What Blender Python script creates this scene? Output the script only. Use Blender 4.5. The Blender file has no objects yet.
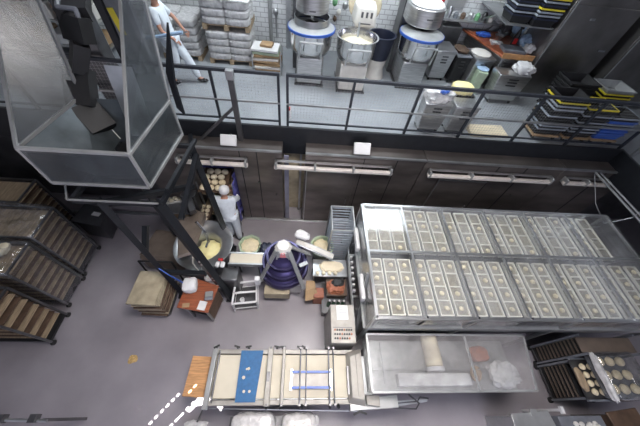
import bpy, bmesh, math, random
from mathutils import Vector as V, Matrix, noise
random.seed(7)
SC = bpy.context.scene
COL = SC.collection
PI = math.pi
# ---------------------------------------------------------------- camera
H = 6.2
FPX = 271.0
CR = (V((0.99598, -0.01090, 0.08887)), V((0.04382, -0.80625, -0.58995)), V((0.07808, 0.59148, -0.80253)))
cr, cd, cf = CR
cr = cr.normalized(); cf = (cf - cr * cf.dot(cr)).normalized(); cd = cf.cross(cr).normalized()
cam_d = bpy.data.cameras.new('camera'); cam = bpy.data.objects.new('camera', cam_d); COL.objects.link(cam)
cam_d.sensor_width = 36; cam_d.lens = FPX / 640 * 36; cam_d.clip_start = .05
mw = Matrix.Identity(4)
for i, a in enumerate((cr, -cd, -cf)):
    for j in range(3): mw[j][i] = a[j]
mw.translation = V((0, 0, H)); cam.matrix_world = mw
SC.camera = cam
SC.view_settings.view_transform = 'Standard'; SC.view_settings.look = 'None'
SC.view_settings.gamma = 1; SC.view_settings.use_curve_mapping = False
SC.view_settings.exposure = 0.0

# ---------------------------------------------------------------- materials
def mat(name, col, rough=.5, metal=0, nscale=6, namt=.18, bump=0, col2=None, stretch=(1, 1, 1), clear=None, haze=.12, emit=None):
    m = bpy.data.materials.new(name); m.use_nodes = True
    nt = m.node_tree; N = nt.nodes; L = nt.links; N.clear()
    out = N.new('ShaderNodeOutputMaterial'); b = N.new('ShaderNodeBsdfPrincipled')
    tc = N.new('ShaderNodeTexCoord'); mp = N.new('ShaderNodeMapping'); mp.inputs['Scale'].default_value = stretch
    nz = N.new('ShaderNodeTexNoise'); nz.inputs['Scale'].default_value = nscale; nz.inputs['Detail'].default_value = 4
    L.new(tc.outputs['Object'], mp.inputs[0]); L.new(mp.outputs[0], nz.inputs['Vector'])
    mix = N.new('ShaderNodeMix'); mix.data_type = 'RGBA'
    rp = N.new('ShaderNodeMapRange'); rp.inputs['From Min'].default_value = .3; rp.inputs['From Max'].default_value = .7
    L.new(nz.outputs['Fac'], rp.inputs['Value']); L.new(rp.outputs[0], mix.inputs[0])
    a = tuple(c * (1 - namt) for c in col) + (1,)
    c2 = tuple(min(1, c * (1 + namt)) for c in (col if col2 is None else col2)) + (1,)
    mix.inputs[6].default_value = a; mix.inputs[7].default_value = c2
    L.new(mix.outputs[2], b.inputs['Base Color'])
    b.inputs['Roughness'].default_value = rough; b.inputs['Metallic'].default_value = metal
    if bump:
        bp = N.new('ShaderNodeBump'); bp.inputs['Strength'].default_value = bump; bp.inputs['Distance'].default_value = .02
        L.new(nz.outputs['Fac'], bp.inputs['Height']); L.new(bp.outputs[0], b.inputs['Normal'])
    if clear is not None:
        tr = N.new('ShaderNodeBsdfTransparent'); tr.inputs[0].default_value = (.96, .97, .97, 1)
        ms = N.new('ShaderNodeMixShader')
        if haze:
            mr = N.new('ShaderNodeMapRange'); mr.inputs['To Min'].default_value = max(0, clear - haze); mr.inputs['To Max'].default_value = min(1, clear + haze)
            mr.inputs['From Min'].default_value = .3; mr.inputs['From Max'].default_value = .7
            L.new(nz.outputs['Fac'], mr.inputs['Value']); L.new(mr.outputs[0], ms.inputs[0])
        else: ms.inputs[0].default_value = clear
        L.new(tr.outputs[0], ms.inputs[2]); L.new(b.outputs[0], ms.inputs[1])
        gl = N.new('ShaderNodeBsdfGlossy'); gl.inputs['Roughness'].default_value = max(.08, rough * .6); gl.inputs[0].default_value = (.9, .9, .9, 1)
        lw = N.new('ShaderNodeLayerWeight'); lw.inputs[0].default_value = .5; fr = N.new('ShaderNodeMath'); fr.operation = 'POWER'; fr.inputs[1].default_value = 4.0; L.new(lw.outputs['Facing'], fr.inputs[0]); fa = N.new('ShaderNodeMath'); fa.operation = 'MULTIPLY_ADD'; fa.inputs[1].default_value = .8; fa.inputs[2].default_value = .09 if name == 'film' else .035; L.new(fr.outputs[0], fa.inputs[0]); m3 = N.new('ShaderNodeMixShader')
        if bump: L.new(bp.outputs[0], gl.inputs['Normal']); L.new(bp.outputs[0], lw.inputs['Normal'])
        L.new(fa.outputs[0], m3.inputs[0]); L.new(ms.outputs[0], m3.inputs[1]); L.new(gl.outputs[0], m3.inputs[2]); L.new(m3.outputs[0], out.inputs[0])
    else: L.new(b.outputs[0], out.inputs[0])
    return m
M = {}
def dm(k, *a, **kw): M[k] = mat(k, *a, **kw)
dm('steel', (.42, .43, .44), .3, .85, nscale=3, namt=.2)
dm('steel_brushed', (.5, .5, .5), .28, .9, nscale=4, namt=.2, stretch=(1, 1, 12))
dm('steel_light', (.42, .43, .43), .35, .6, nscale=5, namt=.12)
dm('steel_dark', (.13, .13, .135), .34, .8, nscale=2.5, namt=.3)
dm('oven_steel', (.185, .165, .155), .36, .75, nscale=1.2, namt=.3, stretch=(1, 1, 3))
dm('fridge_steel', (.26, .25, .24), .3, .85, nscale=1.3, namt=.35)
dm('hopper_steel', (.085, .10, .11), .42, .55, nscale=2.6, namt=.5, bump=.2)
dm('black_steel', (.012, .014, .018), .4, .2, nscale=8, namt=.2)
dm('black', (.012, .012, .013), .55, nscale=8)
dm('rail', (.035, .04, .05), .4, .4)
dm('alu', (.70, .65, .60), .4, .15, namt=.06)
dm('white', (.62, .62, .62), .5, namt=.05)
dm('offwhite', (.6, .58, .54), .5, namt=.08)
dm('cream', (.66, .58, .42), .6, nscale=4, namt=.1)
dm('belt', (.56, .51, .40), .65, nscale=3, namt=.08)
dm('blue', (.02, .11, .26), .6, nscale=20, namt=.15)
dm('blue_bright', (.03, .10, .42), .4)
dm('blue_film', (.09, .09, .27), .25, nscale=9, namt=.5, bump=.6)
dm('dough', (.72, .62, .42), .6, nscale=14, namt=.1, bump=.2)
dm('dough_pale', (.62, .56, .42), .6, nscale=14, namt=.1)
dm('tray_white', (.70, .67, .59), .5, namt=.08)
dm('pocket', (.26, .235, .19), .8, nscale=20, namt=.2)
dm('wood', (.46, .24, .10), .6, nscale=5, namt=.3, stretch=(1, 8, 1))
dm('wood_pale', (.33, .25, .16), .7, nscale=6, namt=.25, stretch=(6, 1, 1))
dm('board_tan', (.34, .29, .20), .75, nscale=7, namt=.22)
dm('wood_red', (.25, .07, .03), .45, nscale=5, namt=.3, stretch=(1, 6, 1))
dm('brown', (.10, .062, .04), .6, nscale=7, namt=.3)
dm('card', (.33, .22, .12), .8, nscale=6, namt=.2)
dm('yellow', (.62, .52, .03), .45)
dm('butter', (.80, .72, .36), .5, nscale=10, namt=.06)
dm('purple', (.045, .036, .10), .3, .7, nscale=3, namt=.4)
dm('pink', (.6, .2, .22), .5)
dm('skin', (.42, .22, .15), .55)
dm('whites', (.60, .65, .70), .8, nscale=12, namt=.06, bump=.3)
dm('bag', (.62, .62, .60), .7, nscale=9, namt=.15, bump=.4)
dm('rubber', (.02, .02, .02), .8)
dm('green', (.14, .33, .16), .5)
dm('green_rim', (.34, .42, .30), .5)
dm('red', (.5, .02, .02), .45)
dm('orange', (.30, .10, .05), .6, nscale=15, namt=.3)
dm('glass_green', (.05, .10, .07), .1)
dm('lightblue', (.32, .45, .62), .55)
dm('grey_plastic', (.15, .16, .18), .45)
dm('navy', (.012, .016, .035), .45)
dm('clear', (.62, .64, .66), .12, nscale=2.2, namt=.1, clear=.91, haze=.07)
dm('purple_light', (.05, .045, .11), .25, .5)
dm('sack_grey', (.50, .50, .50), .7, nscale=9, namt=.25, bump=.4)
dm('clear_dusty', (.55, .53, .53), .3, nscale=3.5, namt=.2, clear=.85, haze=.09)
dm('film', (.16, .16, .17), .1, nscale=7, namt=.4, clear=.80, haze=.19, bump=1.0)
dm('film_white', (.86, .85, .84), .2, nscale=12, namt=.12, clear=.35, haze=.25, bump=1.0)
dm('chrome', (.7, .7, .7), .15, 1)
dm('hood_brown', (.19, .15, .12), .4, .4, nscale=4)
dm('rail_cream', (.30, .285, .255), .45, .2)
dm('ceiling_grey', (.16, .16, .17), .8)
dm('hopper_plexi', (.065, .08, .09), .35, .2, nscale=3.0, namt=.5, clear=.50, haze=.16, stretch=(1, 1, .4))
dm('rim_grey', (.26, .29, .33), .45)
dm('lavender', (.17, .17, .22), .35)
dm('crumb', (.45, .3, .12), .8, nscale=40, namt=.4)
dm('hose', (.62, .58, .5), .5)

def node_floor(name, c1, c2, tile=None, rough=.35):
    m = mat(name, c1, rough, nscale=1.1, namt=.1, col2=c2)
    nt = m.node_tree; N = nt.nodes; L = nt.links
    b = [n for n in N if n.type == 'BSDF_PRINCIPLED'][0]; mx = [n for n in N if n.type == 'MIX'][0]
    tc = [n for n in N if n.type == 'TEX_COORD'][0]
    if tile:
        br = N.new('ShaderNodeTexBrick'); br.offset = .5 if tile[2] else 0
        br.inputs['Scale'].default_value = 1; br.inputs['Brick Width'].default_value = tile[0]; br.inputs['Row Height'].default_value = tile[1]
        br.inputs['Mortar Size'].default_value = .008
        br.inputs['Mortar'].default_value = tuple(c * .55 for c in c1) + (1,)
        if tile[3]:
            mp = N.new('ShaderNodeMapping'); mp.inputs['Rotation'].default_value = (PI / 2, 0, 0); L.new(tc.outputs['Object'], mp.inputs[0]); L.new(mp.outputs[0], br.inputs['Vector'])
        else: L.new(tc.outputs['Object'], br.inputs['Vector'])
        L.new(mx.outputs[2], br.inputs['Color1']); L.new(mx.outputs[2], br.inputs['Color2']); L.new(br.outputs['Color'], b.inputs['Base Color'])
    else:
        n2 = N.new('ShaderNodeTexNoise'); n2.inputs['Scale'].default_value = 22; n2.inputs['Detail'].default_value = 6
        mr = N.new('ShaderNodeMapRange'); mr.inputs['To Min'].default_value = rough - .12; mr.inputs['To Max'].default_value = rough + .15
        L.new(tc.outputs['Object'], n2.inputs['Vector']); L.new(n2.outputs['Fac'], mr.inputs['Value']); L.new(mr.outputs[0], b.inputs['Roughness'])
    return m
M['floor'] = node_floor('floor_paint', (.255, .235, .258), (.29, .268, .288), rough=.36)
M['mezz_floor'] = node_floor('upper_floor', (.25, .27, .29), (.28, .30, .32), rough=.4)
M['tile'] = node_floor('white_tile', (.62, .63, .64), (.66, .67, .68), (.22, .11, True, True), rough=.2)

# ---------------------------------------------------------------- mesh builder (world coordinates)
class MB:
    def __init__(s): s.bm = bmesh.new(); s.smooth = False
    def _add(s, vs, fs):
        v = [s.bm.verts.new(p) for p in vs]
        for f in fs:
            try: s.bm.faces.new([v[i] for i in f])
            except ValueError: pass
        return s
    def box(s, x0, x1, y0, y1, z0, z1):
        return s.hexa([(x0, y0), (x1, y0), (x1, y1), (x0, y1)], z0, z1)
    def bx(s, c, sz, rz=0, tilt=None):
        R = Matrix.Rotation(rz, 3, 'Z')
        if tilt: R = R @ Matrix.Rotation(tilt[0], 3, 'X') @ Matrix.Rotation(tilt[1], 3, 'Y')
        vs = [V(c) + R @ V((sz[0] / 2 * a, sz[1] / 2 * b, sz[2] / 2 * d)) for d in (-1, 1) for a, b in ((-1, -1), (1, -1), (1, 1), (-1, 1))]
        return s._add(vs, [(0, 3, 2, 1), (4, 5, 6, 7), (0, 1, 5, 4), (1, 2, 6, 5), (2, 3, 7, 6), (3, 0, 4, 7)])
    def hexa(s, poly, z0, z1, top=None):
        n = len(poly); top = top or poly
        vs = [(p[0], p[1], z0) for p in poly] + [(p[0], p[1], z1) for p in top]
        return s._add(vs, [tuple(range(n - 1, -1, -1)), tuple(range(n, 2 * n))] + [(i, (i + 1) % n, n + (i + 1) % n, n + i) for i in range(n)])
    def beam(s, a, b, w, h=None):
        h = h or w; a = V(a); b = V(b); d = (b - a).normalized()
        u = d.cross(V((0, 0, 1))); u = V((1, 0, 0)) if u.length < .05 else u.normalized(); t = u.cross(d).normalized()
        vs = [p + u * w / 2 * i + t * h / 2 * j for p in (a, b) for i, j in ((-1, -1), (1, -1), (1, 1), (-1, 1))]
        return s._add(vs, [(0, 3, 2, 1), (4, 5, 6, 7), (0, 1, 5, 4), (1, 2, 6, 5), (2, 3, 7, 6), (3, 0, 4, 7)])
    def tube(s, a, b, r, n=8, r2=None):
        r2 = r if r2 is None else r2; a = V(a); b = V(b); d = (b - a).normalized()
        u = d.cross(V((0, 0, 1))); u = V((1, 0, 0)) if u.length < .05 else u.normalized(); t = u.cross(d).normalized()
        vs = [p + (u * math.cos(k * 2 * PI / n) + t * math.sin(k * 2 * PI / n)) * q for p, q in ((a, r), (b, r2)) for k in range(n)]
        return s._add(vs, [tuple(range(n)), tuple(range(2 * n - 1, n - 1, -1))] + [(k, n + k, n + (k + 1) % n, (k + 1) % n) for k in range(n)])
    def path(s, pts, r, n=7):
        for a, b in zip(pts, pts[1:]): s.tube(a, b, r, n)
        for p in pts[1:-1]: s.blob(p, (r, r, r), 1)
        return s
    def lathe(s, prof, c, n=28, ax=None, closed=True):
        c = V(c); R = Matrix.Identity(3)
        if ax: R = V((0, 0, 1)).rotation_difference(V(ax)).to_matrix()
        vs = [c + R @ V((r * math.cos(k * 2 * PI / n), r * math.sin(k * 2 * PI / n), z)) for r, z in prof for k in range(n)]
        m = len(prof); fs = [(i * n + k, i * n + (k + 1) % n, (i + 1) * n + (k + 1) % n, (i + 1) * n + k) for i in range(m - 1) for k in range(n)]
        if closed: fs += [tuple(range(n - 1, -1, -1)), tuple((m - 1) * n + k for k in range(n))]
        return s._add(vs, fs)
    def slab(s, pts, t):
        p = [V(q) for q in pts]; nn = (p[1] - p[0]).cross(p[2] - p[0]).normalized() * t / 2; n = len(p)
        return s._add([q - nn for q in p] + [q + nn for q in p], [tuple(range(n - 1, -1, -1)), tuple(range(n, 2 * n))] + [(i, (i + 1) % n, n + (i + 1) % n, n + i) for i in range(n)])
    def blob(s, c, r, sub=2, amp=0, f=3, rz=0, flat=None):
        c = V(c); g = bmesh.ops.create_icosphere(s.bm, subdivisions=sub, radius=1); R = Matrix.Rotation(rz, 3, 'Z')
        for v in g['verts']:
            p = v.co.copy()
            k = 1 + amp * noise.noise(p * f + c * 3)
            q = V((p.x * r[0] * k, p.y * r[1] * k, p.z * r[2] * k))
            if flat is not None and q.z < -flat * r[2]: q.z = -flat * r[2]
            v.co = c + R @ q
        return s
    def pillow(s, c, sz, rz=0, amp=.1, n=8, pw=3.0, tilt=0):
        # soft sack: superellipse cushion
        R = Matrix.Rotation(rz, 3, 'Z') @ Matrix.Rotation(tilt, 3, 'X'); c = V(c); B = bmesh.new(); bmesh.ops.create_cube(B, size=2)
        bmesh.ops.subdivide_edges(B, edges=B.edges[:], cuts=n - 1, use_grid_fill=True); B.verts.index_update(); vs = []
        for v in B.verts:
            p = v.co.copy(); l = (abs(p.x) ** pw + abs(p.y) ** pw + abs(p.z) ** pw) ** (1 / pw)
            q = p / max(l, 1e-6); k = 1 + amp * noise.noise(q * 2.3 + c * 5)
            vs.append(c + R @ V((q.x * sz[0] / 2 * k, q.y * sz[1] / 2 * k, q.z * sz[2] / 2 * k * (1 + amp * noise.noise(q * 4 + c * 9)))))
        fs = [[v.index for v in f.verts] for f in B.faces]; B.free()
        return s._add(vs, fs)
    def cloth(s, x0, x1, y0, y1, fz, nx=22, ny=22, t=.006):
        vs = []; 
        for k in (0, 1):
            for j in range(ny + 1):
                for i in range(nx + 1):
                    u, w = i / nx, j / ny; x = x0 + (x1 - x0) * u; y = y0 + (y1 - y0) * w
                    vs.append((x + .02 * noise.noise(V((x * 9, y * 9, 1))), y + .02 * noise.noise(V((x * 9, y * 9, 7))), fz(x, y) - t * k))
        o = (nx + 1) * (ny + 1); fs = []
        for j in range(ny):
            for i in range(nx):
                a = j * (nx + 1) + i; q = (a, a + 1, a + nx + 2, a + nx + 1); fs += [q, tuple(o + z for z in reversed(q))]
        return s._add(vs, fs)
    def text(s, txt, c, size, rx=0, rz=0, ext=.001):
        cu = bpy.data.curves.new('t', 'FONT'); cu.body = txt; cu.size = size; cu.extrude = ext; cu.align_x = 'CENTER'; cu.align_y = 'CENTER'
        o = bpy.data.objects.new('t', cu); COL.objects.link(o); dg = bpy.context.evaluated_depsgraph_get()
        me = bpy.data.meshes.new_from_object(o.evaluated_get(dg)); R = Matrix.Translation(V(c)) @ Matrix.Rotation(rz, 4, 'Z') @ Matrix.Rotation(rx, 4, 'X')
        me.transform(R); s.bm.from_mesh(me); bpy.data.objects.remove(o); bpy.data.curves.remove(cu); return s

def wloc(o):
    l = V((0, 0, 0))
    while o: l += o.location; o = o.parent
    return l
def part(name, mb, m, parent=None, bevel=0, smooth=False, loc=None, label=None, kind=None):
    o0 = wloc(parent) if parent else V(loc or (0, 0, 0))
    for v in mb.bm.verts: v.co -= o0
    bmesh.ops.recalc_face_normals(mb.bm, faces=mb.bm.faces)
    me = bpy.data.meshes.new(name); 
    for f in mb.bm.faces: f.smooth = True
    mb.bm.to_mesh(me); mb.bm.free()
    me.set_sharp_from_angle(angle=math.radians(60 if smooth else 32))
    me.materials.append(M[m] if isinstance(m, str) else m)
    o = bpy.data.objects.new(name, me); COL.objects.link(o)
    if parent: o.parent = parent
    else: o.location = o0
    if bevel:
        b = o.modifiers.new('bevel', 'BEVEL'); b.width = bevel; b.segments = 2; b.limit_method = 'ANGLE'; b.angle_limit = math.radians(50)
    if label: o['label'] = label
    if kind: o['kind'] = kind
    return o
def tag(o, label, cat, group=None, kind=None):
    o['label'] = label; o['category'] = cat
    if group: o['group'] = group
    if kind: o['kind'] = kind
    return o
def thing(name, label, cat, loc, group=None):
    o = bpy.data.objects.new(name, None); COL.objects.link(o); o.location = loc; o.empty_display_size = .1
    return tag(o, label, cat, group)
def single(name, mb, m, label, cat, loc, group=None, **kw):
    return tag(part(name, mb, m, None, loc=loc, **kw), label, cat, group)
def struct(name, mb, m, **kw):
    o = part(name, mb, m, None, **kw); o['kind'] = 'structure'; return o
def dup(root, loc, label=None, group=None, rz=None):
    r = root.copy(); COL.objects.link(r); r.location = loc
    if rz is not None: r.rotation_euler.z = rz
    if label: r['label'] = label
    if group: r['group'] = group
    def kids(a, b):
        for ch in list(a.children):
            c = ch.copy(); COL.objects.link(c); c.parent = b; kids(ch, c)
    kids(root, r); return r
ORD = 'first second third fourth fifth sixth seventh eighth ninth tenth eleventh twelfth'.split()
Z2 = 2.75                                     # upper floor level

# ---------------------------------------------------------------- setting
struct('floor', MB().box(-10, 13, -5, 4.9, -.1, 0), 'floor')
fu = MB(); fu.box(-10, 7.16, 4.66, 8.4, 2.5, Z2); fu.box(7.16, 13, -1.5, 8.4, 2.5, Z2)
o = struct('floor_upper', fu, 'mezz_floor')
tr = MB(); tr.box(-10, 7.12, 4.60, 4.66, 2.12, 2.79); tr.box(7.10, 7.16, -1.5, 4.66, 2.12, 2.79)
struct('trim_1', tr, 'black_steel', bevel=.004)
struct('wall_back', MB().box(-10, 13, 8.3, 8.45, Z2, 7.5), 'tile')
struct('wall_left', MB().box(-10.1, -10, -5, 8.45, 0, 7.5), 'steel_dark')
struct('wall_right', MB().box(13, 13.1, -5, 8.45, 0, 7.5), 'steel_dark')
struct('wall_back_lower', MB().box(-10, 13, 4.86, 5.0, 0, 2.5), 'steel_dark')
struct('trim_2', MB().box(-10, 7.3, 4.24, 4.31, 0, .05), 'steel', bevel=.01)

# floor scrap
mb = MB().lathe([(.001, .0), (.085, .002), (.07, .008), (.001, .012)], (-3.07, .86, .001), 14)
for v in mb.bm.verts: v.co.x += .02 * noise.noise(v.co * 9); v.co.y += .03 * noise.noise(v.co * 11 + V((3, 3, 3)))
single('dough_scrap', mb, 'crumb', 'small orange-brown squashed scrap lying on the bare grey floor', 'food scrap', (-3.07, .86, 0))

# ---------------------------------------------------------------- walk-in chambers below the upper floor
def chamber(x0, x1, label, seams, doors, rails, opening=None, pins=()):
    t = thing('walk_in_chamber', label, 'oven', ((x0 + x1) / 2, 4.6, 0))
    m = MB()
    xs = [x0] + ([opening[0], opening[1]] if opening else []) + [x1]
    for a, b in zip(xs[::2], xs[1::2]): m.box(a, b, 4.29, 4.84, .06, 2.44)
    if opening: m.box(opening[0], opening[1], 4.29, 4.84, 2.0, 2.44)
    part('body', m, 'oven_steel', t, bevel=.006)
    part('top_strip', MB().box(x0, x1, 4.255, 4.30, 2.41, 2.45), 'steel', t)
    for s in seams: part('seam', MB().box(s - .008, s + .008, 4.278, 4.292, .08, 2.40), 'black', t)
    for a, b, zt in doors:
        d = part('door', MB().box(a, b, 4.235, 4.285, .10, zt), 'oven_steel', t, bevel=.012)
        part('edge_strip', MB().box(a, b, 4.225, 4.245, zt - .03, zt).box(a, a + .025, 4.225, 4.245, .1, zt - .035), 'steel', d)
        h = MB().tube((b - .12, 4.18, .95), (b - .12, 4.18, 1.15), .014); h.tube((b - .12, 4.235, .97), (b - .12, 4.18, .97), .01); h.tube((b - .12, 4.235, 1.13), (b - .12, 4.18, 1.13), .01)
        part('handle', h, 'chrome', d)
    for a, b in rails:
        r = part('sliding_rail', MB().box(a, b, 4.12, 4.20, 2.09, 2.16), 'alu', t, bevel=.01)
        part('cover_strip', MB().box(a + .03, b - .03, 4.21, 4.26, 2.215, 2.24), 'steel', r)
        n = max(2, int((b - a) / .75)) 
        for k in range(n + 1):
            x = a + .04 + (b - a - .08) * k / n
            part('bracket', MB().box(x - .022, x + .022, 4.112, 4.27, 2.08, 2.24), 'steel_light', r, bevel=.006)
    for x, z in pins: part('push_button', MB().tube((x, 4.29, z), (x, 4.25, z), .02), 'chrome', t)
    return t
chamber(-3.3, -.40, 'dark stainless chamber with blue film at its open bay, behind the white-capped worker', [-.92, -1.27], [], [(-2.55, -1.10)], (-2.3, -1.45), [(-.55, 1.1), (-.95, 1.5)])
chamber(.09, 2.66, 'dark stainless chamber with one sliding door and a long bright rail', [1.34, 2.05], [(.12, 1.24, 2.0)], [(-.56, 1.98)], None, [(1.7, 1.4)])
chamber(2.68, 5.86, 'dark stainless chamber behind the far side of the clear lidded proofer', [4.35, 5.0], [(3.15, 4.30, 1.95)], [(2.78, 5.70)], None, [(5.2, 1.5), (5.2, 1.1)])
chamber(5.88, 7.6, 'darkest stainless chamber with a short greenish rail in the right corner', [6.9], [], [(5.98, 7.1)])
m = MB(); m.box(-.40, .09, 4.74, 4.80, 0, 2.44)
single('recess_panel', m, 'board_tan', 'beige panel at the back of the narrow doorway between two steel chambers', 'panel', (-.15, 4.77, 0))
single('steel_post', MB().box(-.03, .02, 4.62, 4.70, 0, 2.44), 'steel', 'slim grey steel post standing in the narrow doorway before the beige panel', 'post', (0, 4.66, 0))
single('strip_curtain', MB().box(-.36, -.26, 4.32, 4.345, .05, 2.3), 'lavender', 'narrow bluish plastic strip hanging at the left of the narrow doorway', 'curtain', (-.3, 4.33, 0))

# ---------------------------------------------------------------- floodlights on the fascia
for (x, z, s, lab) in ((1.24, 2.42, 1.0, 'white box floodlight on the black beam above the long bright rail'), (-1.45, 2.42, .9, 'small white lamp on the black beam above the worker in the cap')):
    t = thing('floodlight', lab, 'lamp', (x, 4.6, z), 'white lamps on the black beam')
    m = MB().bx((x, 4.36, z + .16), (.34 * s, .10, .24 * s), 0, (-.7, 0)); part('housing', m, 'white', t, bevel=.015)
    part('bracket', MB().beam((x, 4.60, z + .12), (x, 4.42, z + .2), .04, .02), 'steel_dark', t)

# ---------------------------------------------------------------- guard rails
def rail_section(x0, x1, posts, label, y=4.70):
    t = thing('guard_rail', label, 'railing', ((x0 + x1) / 2, y, Z2), 'black guard rails of the upper floor')
    part('top_rail', MB().beam((x0, y, 3.80), (x1, y, 3.80), .055, .05), 'rail', t)
    part('middle_rail', MB().beam((x0, y - .02, 3.26), (x1, y - .02, 3.26), .03, .03), 'steel', t)
    part('bottom_rail', MB().beam((x0, y, 2.86), (x1, y, 2.86), .03, .03), 'rail', t)
    for p in posts: part('post', MB().beam((p, y, Z2), (p, y, 3.80), .045, .045), 'rail', t)
    m = MB(); n = int((x1 - x0) / .06)
    for k in range(n): 
        x = x0 + (x1 - x0) * (k + .5) / n; m.beam((x, y + .03, 2.87), (x, y + .03, 3.78), .0022)
    z = 2.90
    while z < 3.78: m.beam((x0, y + .03, z), (x1, y + .03, z), .0022); z += .06
    part('wire_mesh', m, 'steel', t, kind='stuff')
    return t
rail_section(-9.0, -.44, [-8.9, -7.6, -6.3, -5.0, -3.8, -2.7, -1.62, -.46], 'black guard rail with wire mesh, left length ending beside the card crate')
rail_section(-.32, 7.12, [-.30, .89, 2.12, 3.3, 4.52, 5.78, 7.10], 'black guard rail with wire mesh, long right length past the mixers and crates')
t = thing('guard_rail', 'grey guard rail returning towards the viewer at the right corner', 'railing', (7.2, 2.5, Z2), 'black guard rails of the upper floor')
part('top_rail', MB().beam((7.2, 4.7, 3.8), (7.2, -1.5, 3.8), .05), 'rail', t); part('middle_rail', MB().beam((7.2, 4.7, 3.26), (7.2, -1.5, 3.26), .03), 'steel', t)
for y in (4.45, 3.9, 2.7, 1.5, .3, -.9): part('post', MB().beam((7.2, y, Z2), (7.2, y, 3.8), .045), 'steel', t)
# bright double pipe under the right wing
t = thing('pipe_rail', 'bright double pipe running below the right corner beam towards the viewer', 'pipe', (6.6, 3, 2.4))
part('pipe', MB().tube((6.50, 4.20, 2.46), (6.66, 1.0, 2.46), .022), 'steel', t); part('pipe', MB().tube((6.62, 4.20, 2.46), (6.80, 1.0, 2.46), .018), 'steel', t)
part('bracket', MB().bx((6.95, 3.05, 2.46), (.5, .10, .03)), 'steel_light', t)
single('cable', MB().path([V((6.55, 4.22, 2.4)), V((6.62, 3.7, 2.0)), V((6.75, 3.3, 1.8)), V((7.05, 3.25, 2.1)), V((7.09, 3.3, 2.35))], .008, 6), 'steel', 'thin grey cable looping below the bright double pipe', 'cable', (6.7, 3.6, 2.0))
# upright with brace on the left guard rail
t = thing('support_bracket', 'grey upright with diagonal brace fixed on the left guard rail', 'bracket', (-1.25, 4.55, 2.2))
part('upright', MB().beam((-1.25, 4.56, 2.15), (-1.25, 4.56, 3.86), .10, .07), 'steel_dark', t, bevel=.006)
part('cap', MB().bx((-1.25, 4.56, 3.80), (.13, .10, .16)), 'steel', t, bevel=.01)
part('brace', MB().beam((-1.28, 4.54, 3.2), (-2.15, 4.5, 2.35), .05), 'steel_dark', t)
part('cross_bar', MB().beam((-1.25, 4.55, 2.28), (-2.2, 4.5, 2.28), .05, .06), 'steel_dark', t)

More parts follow.
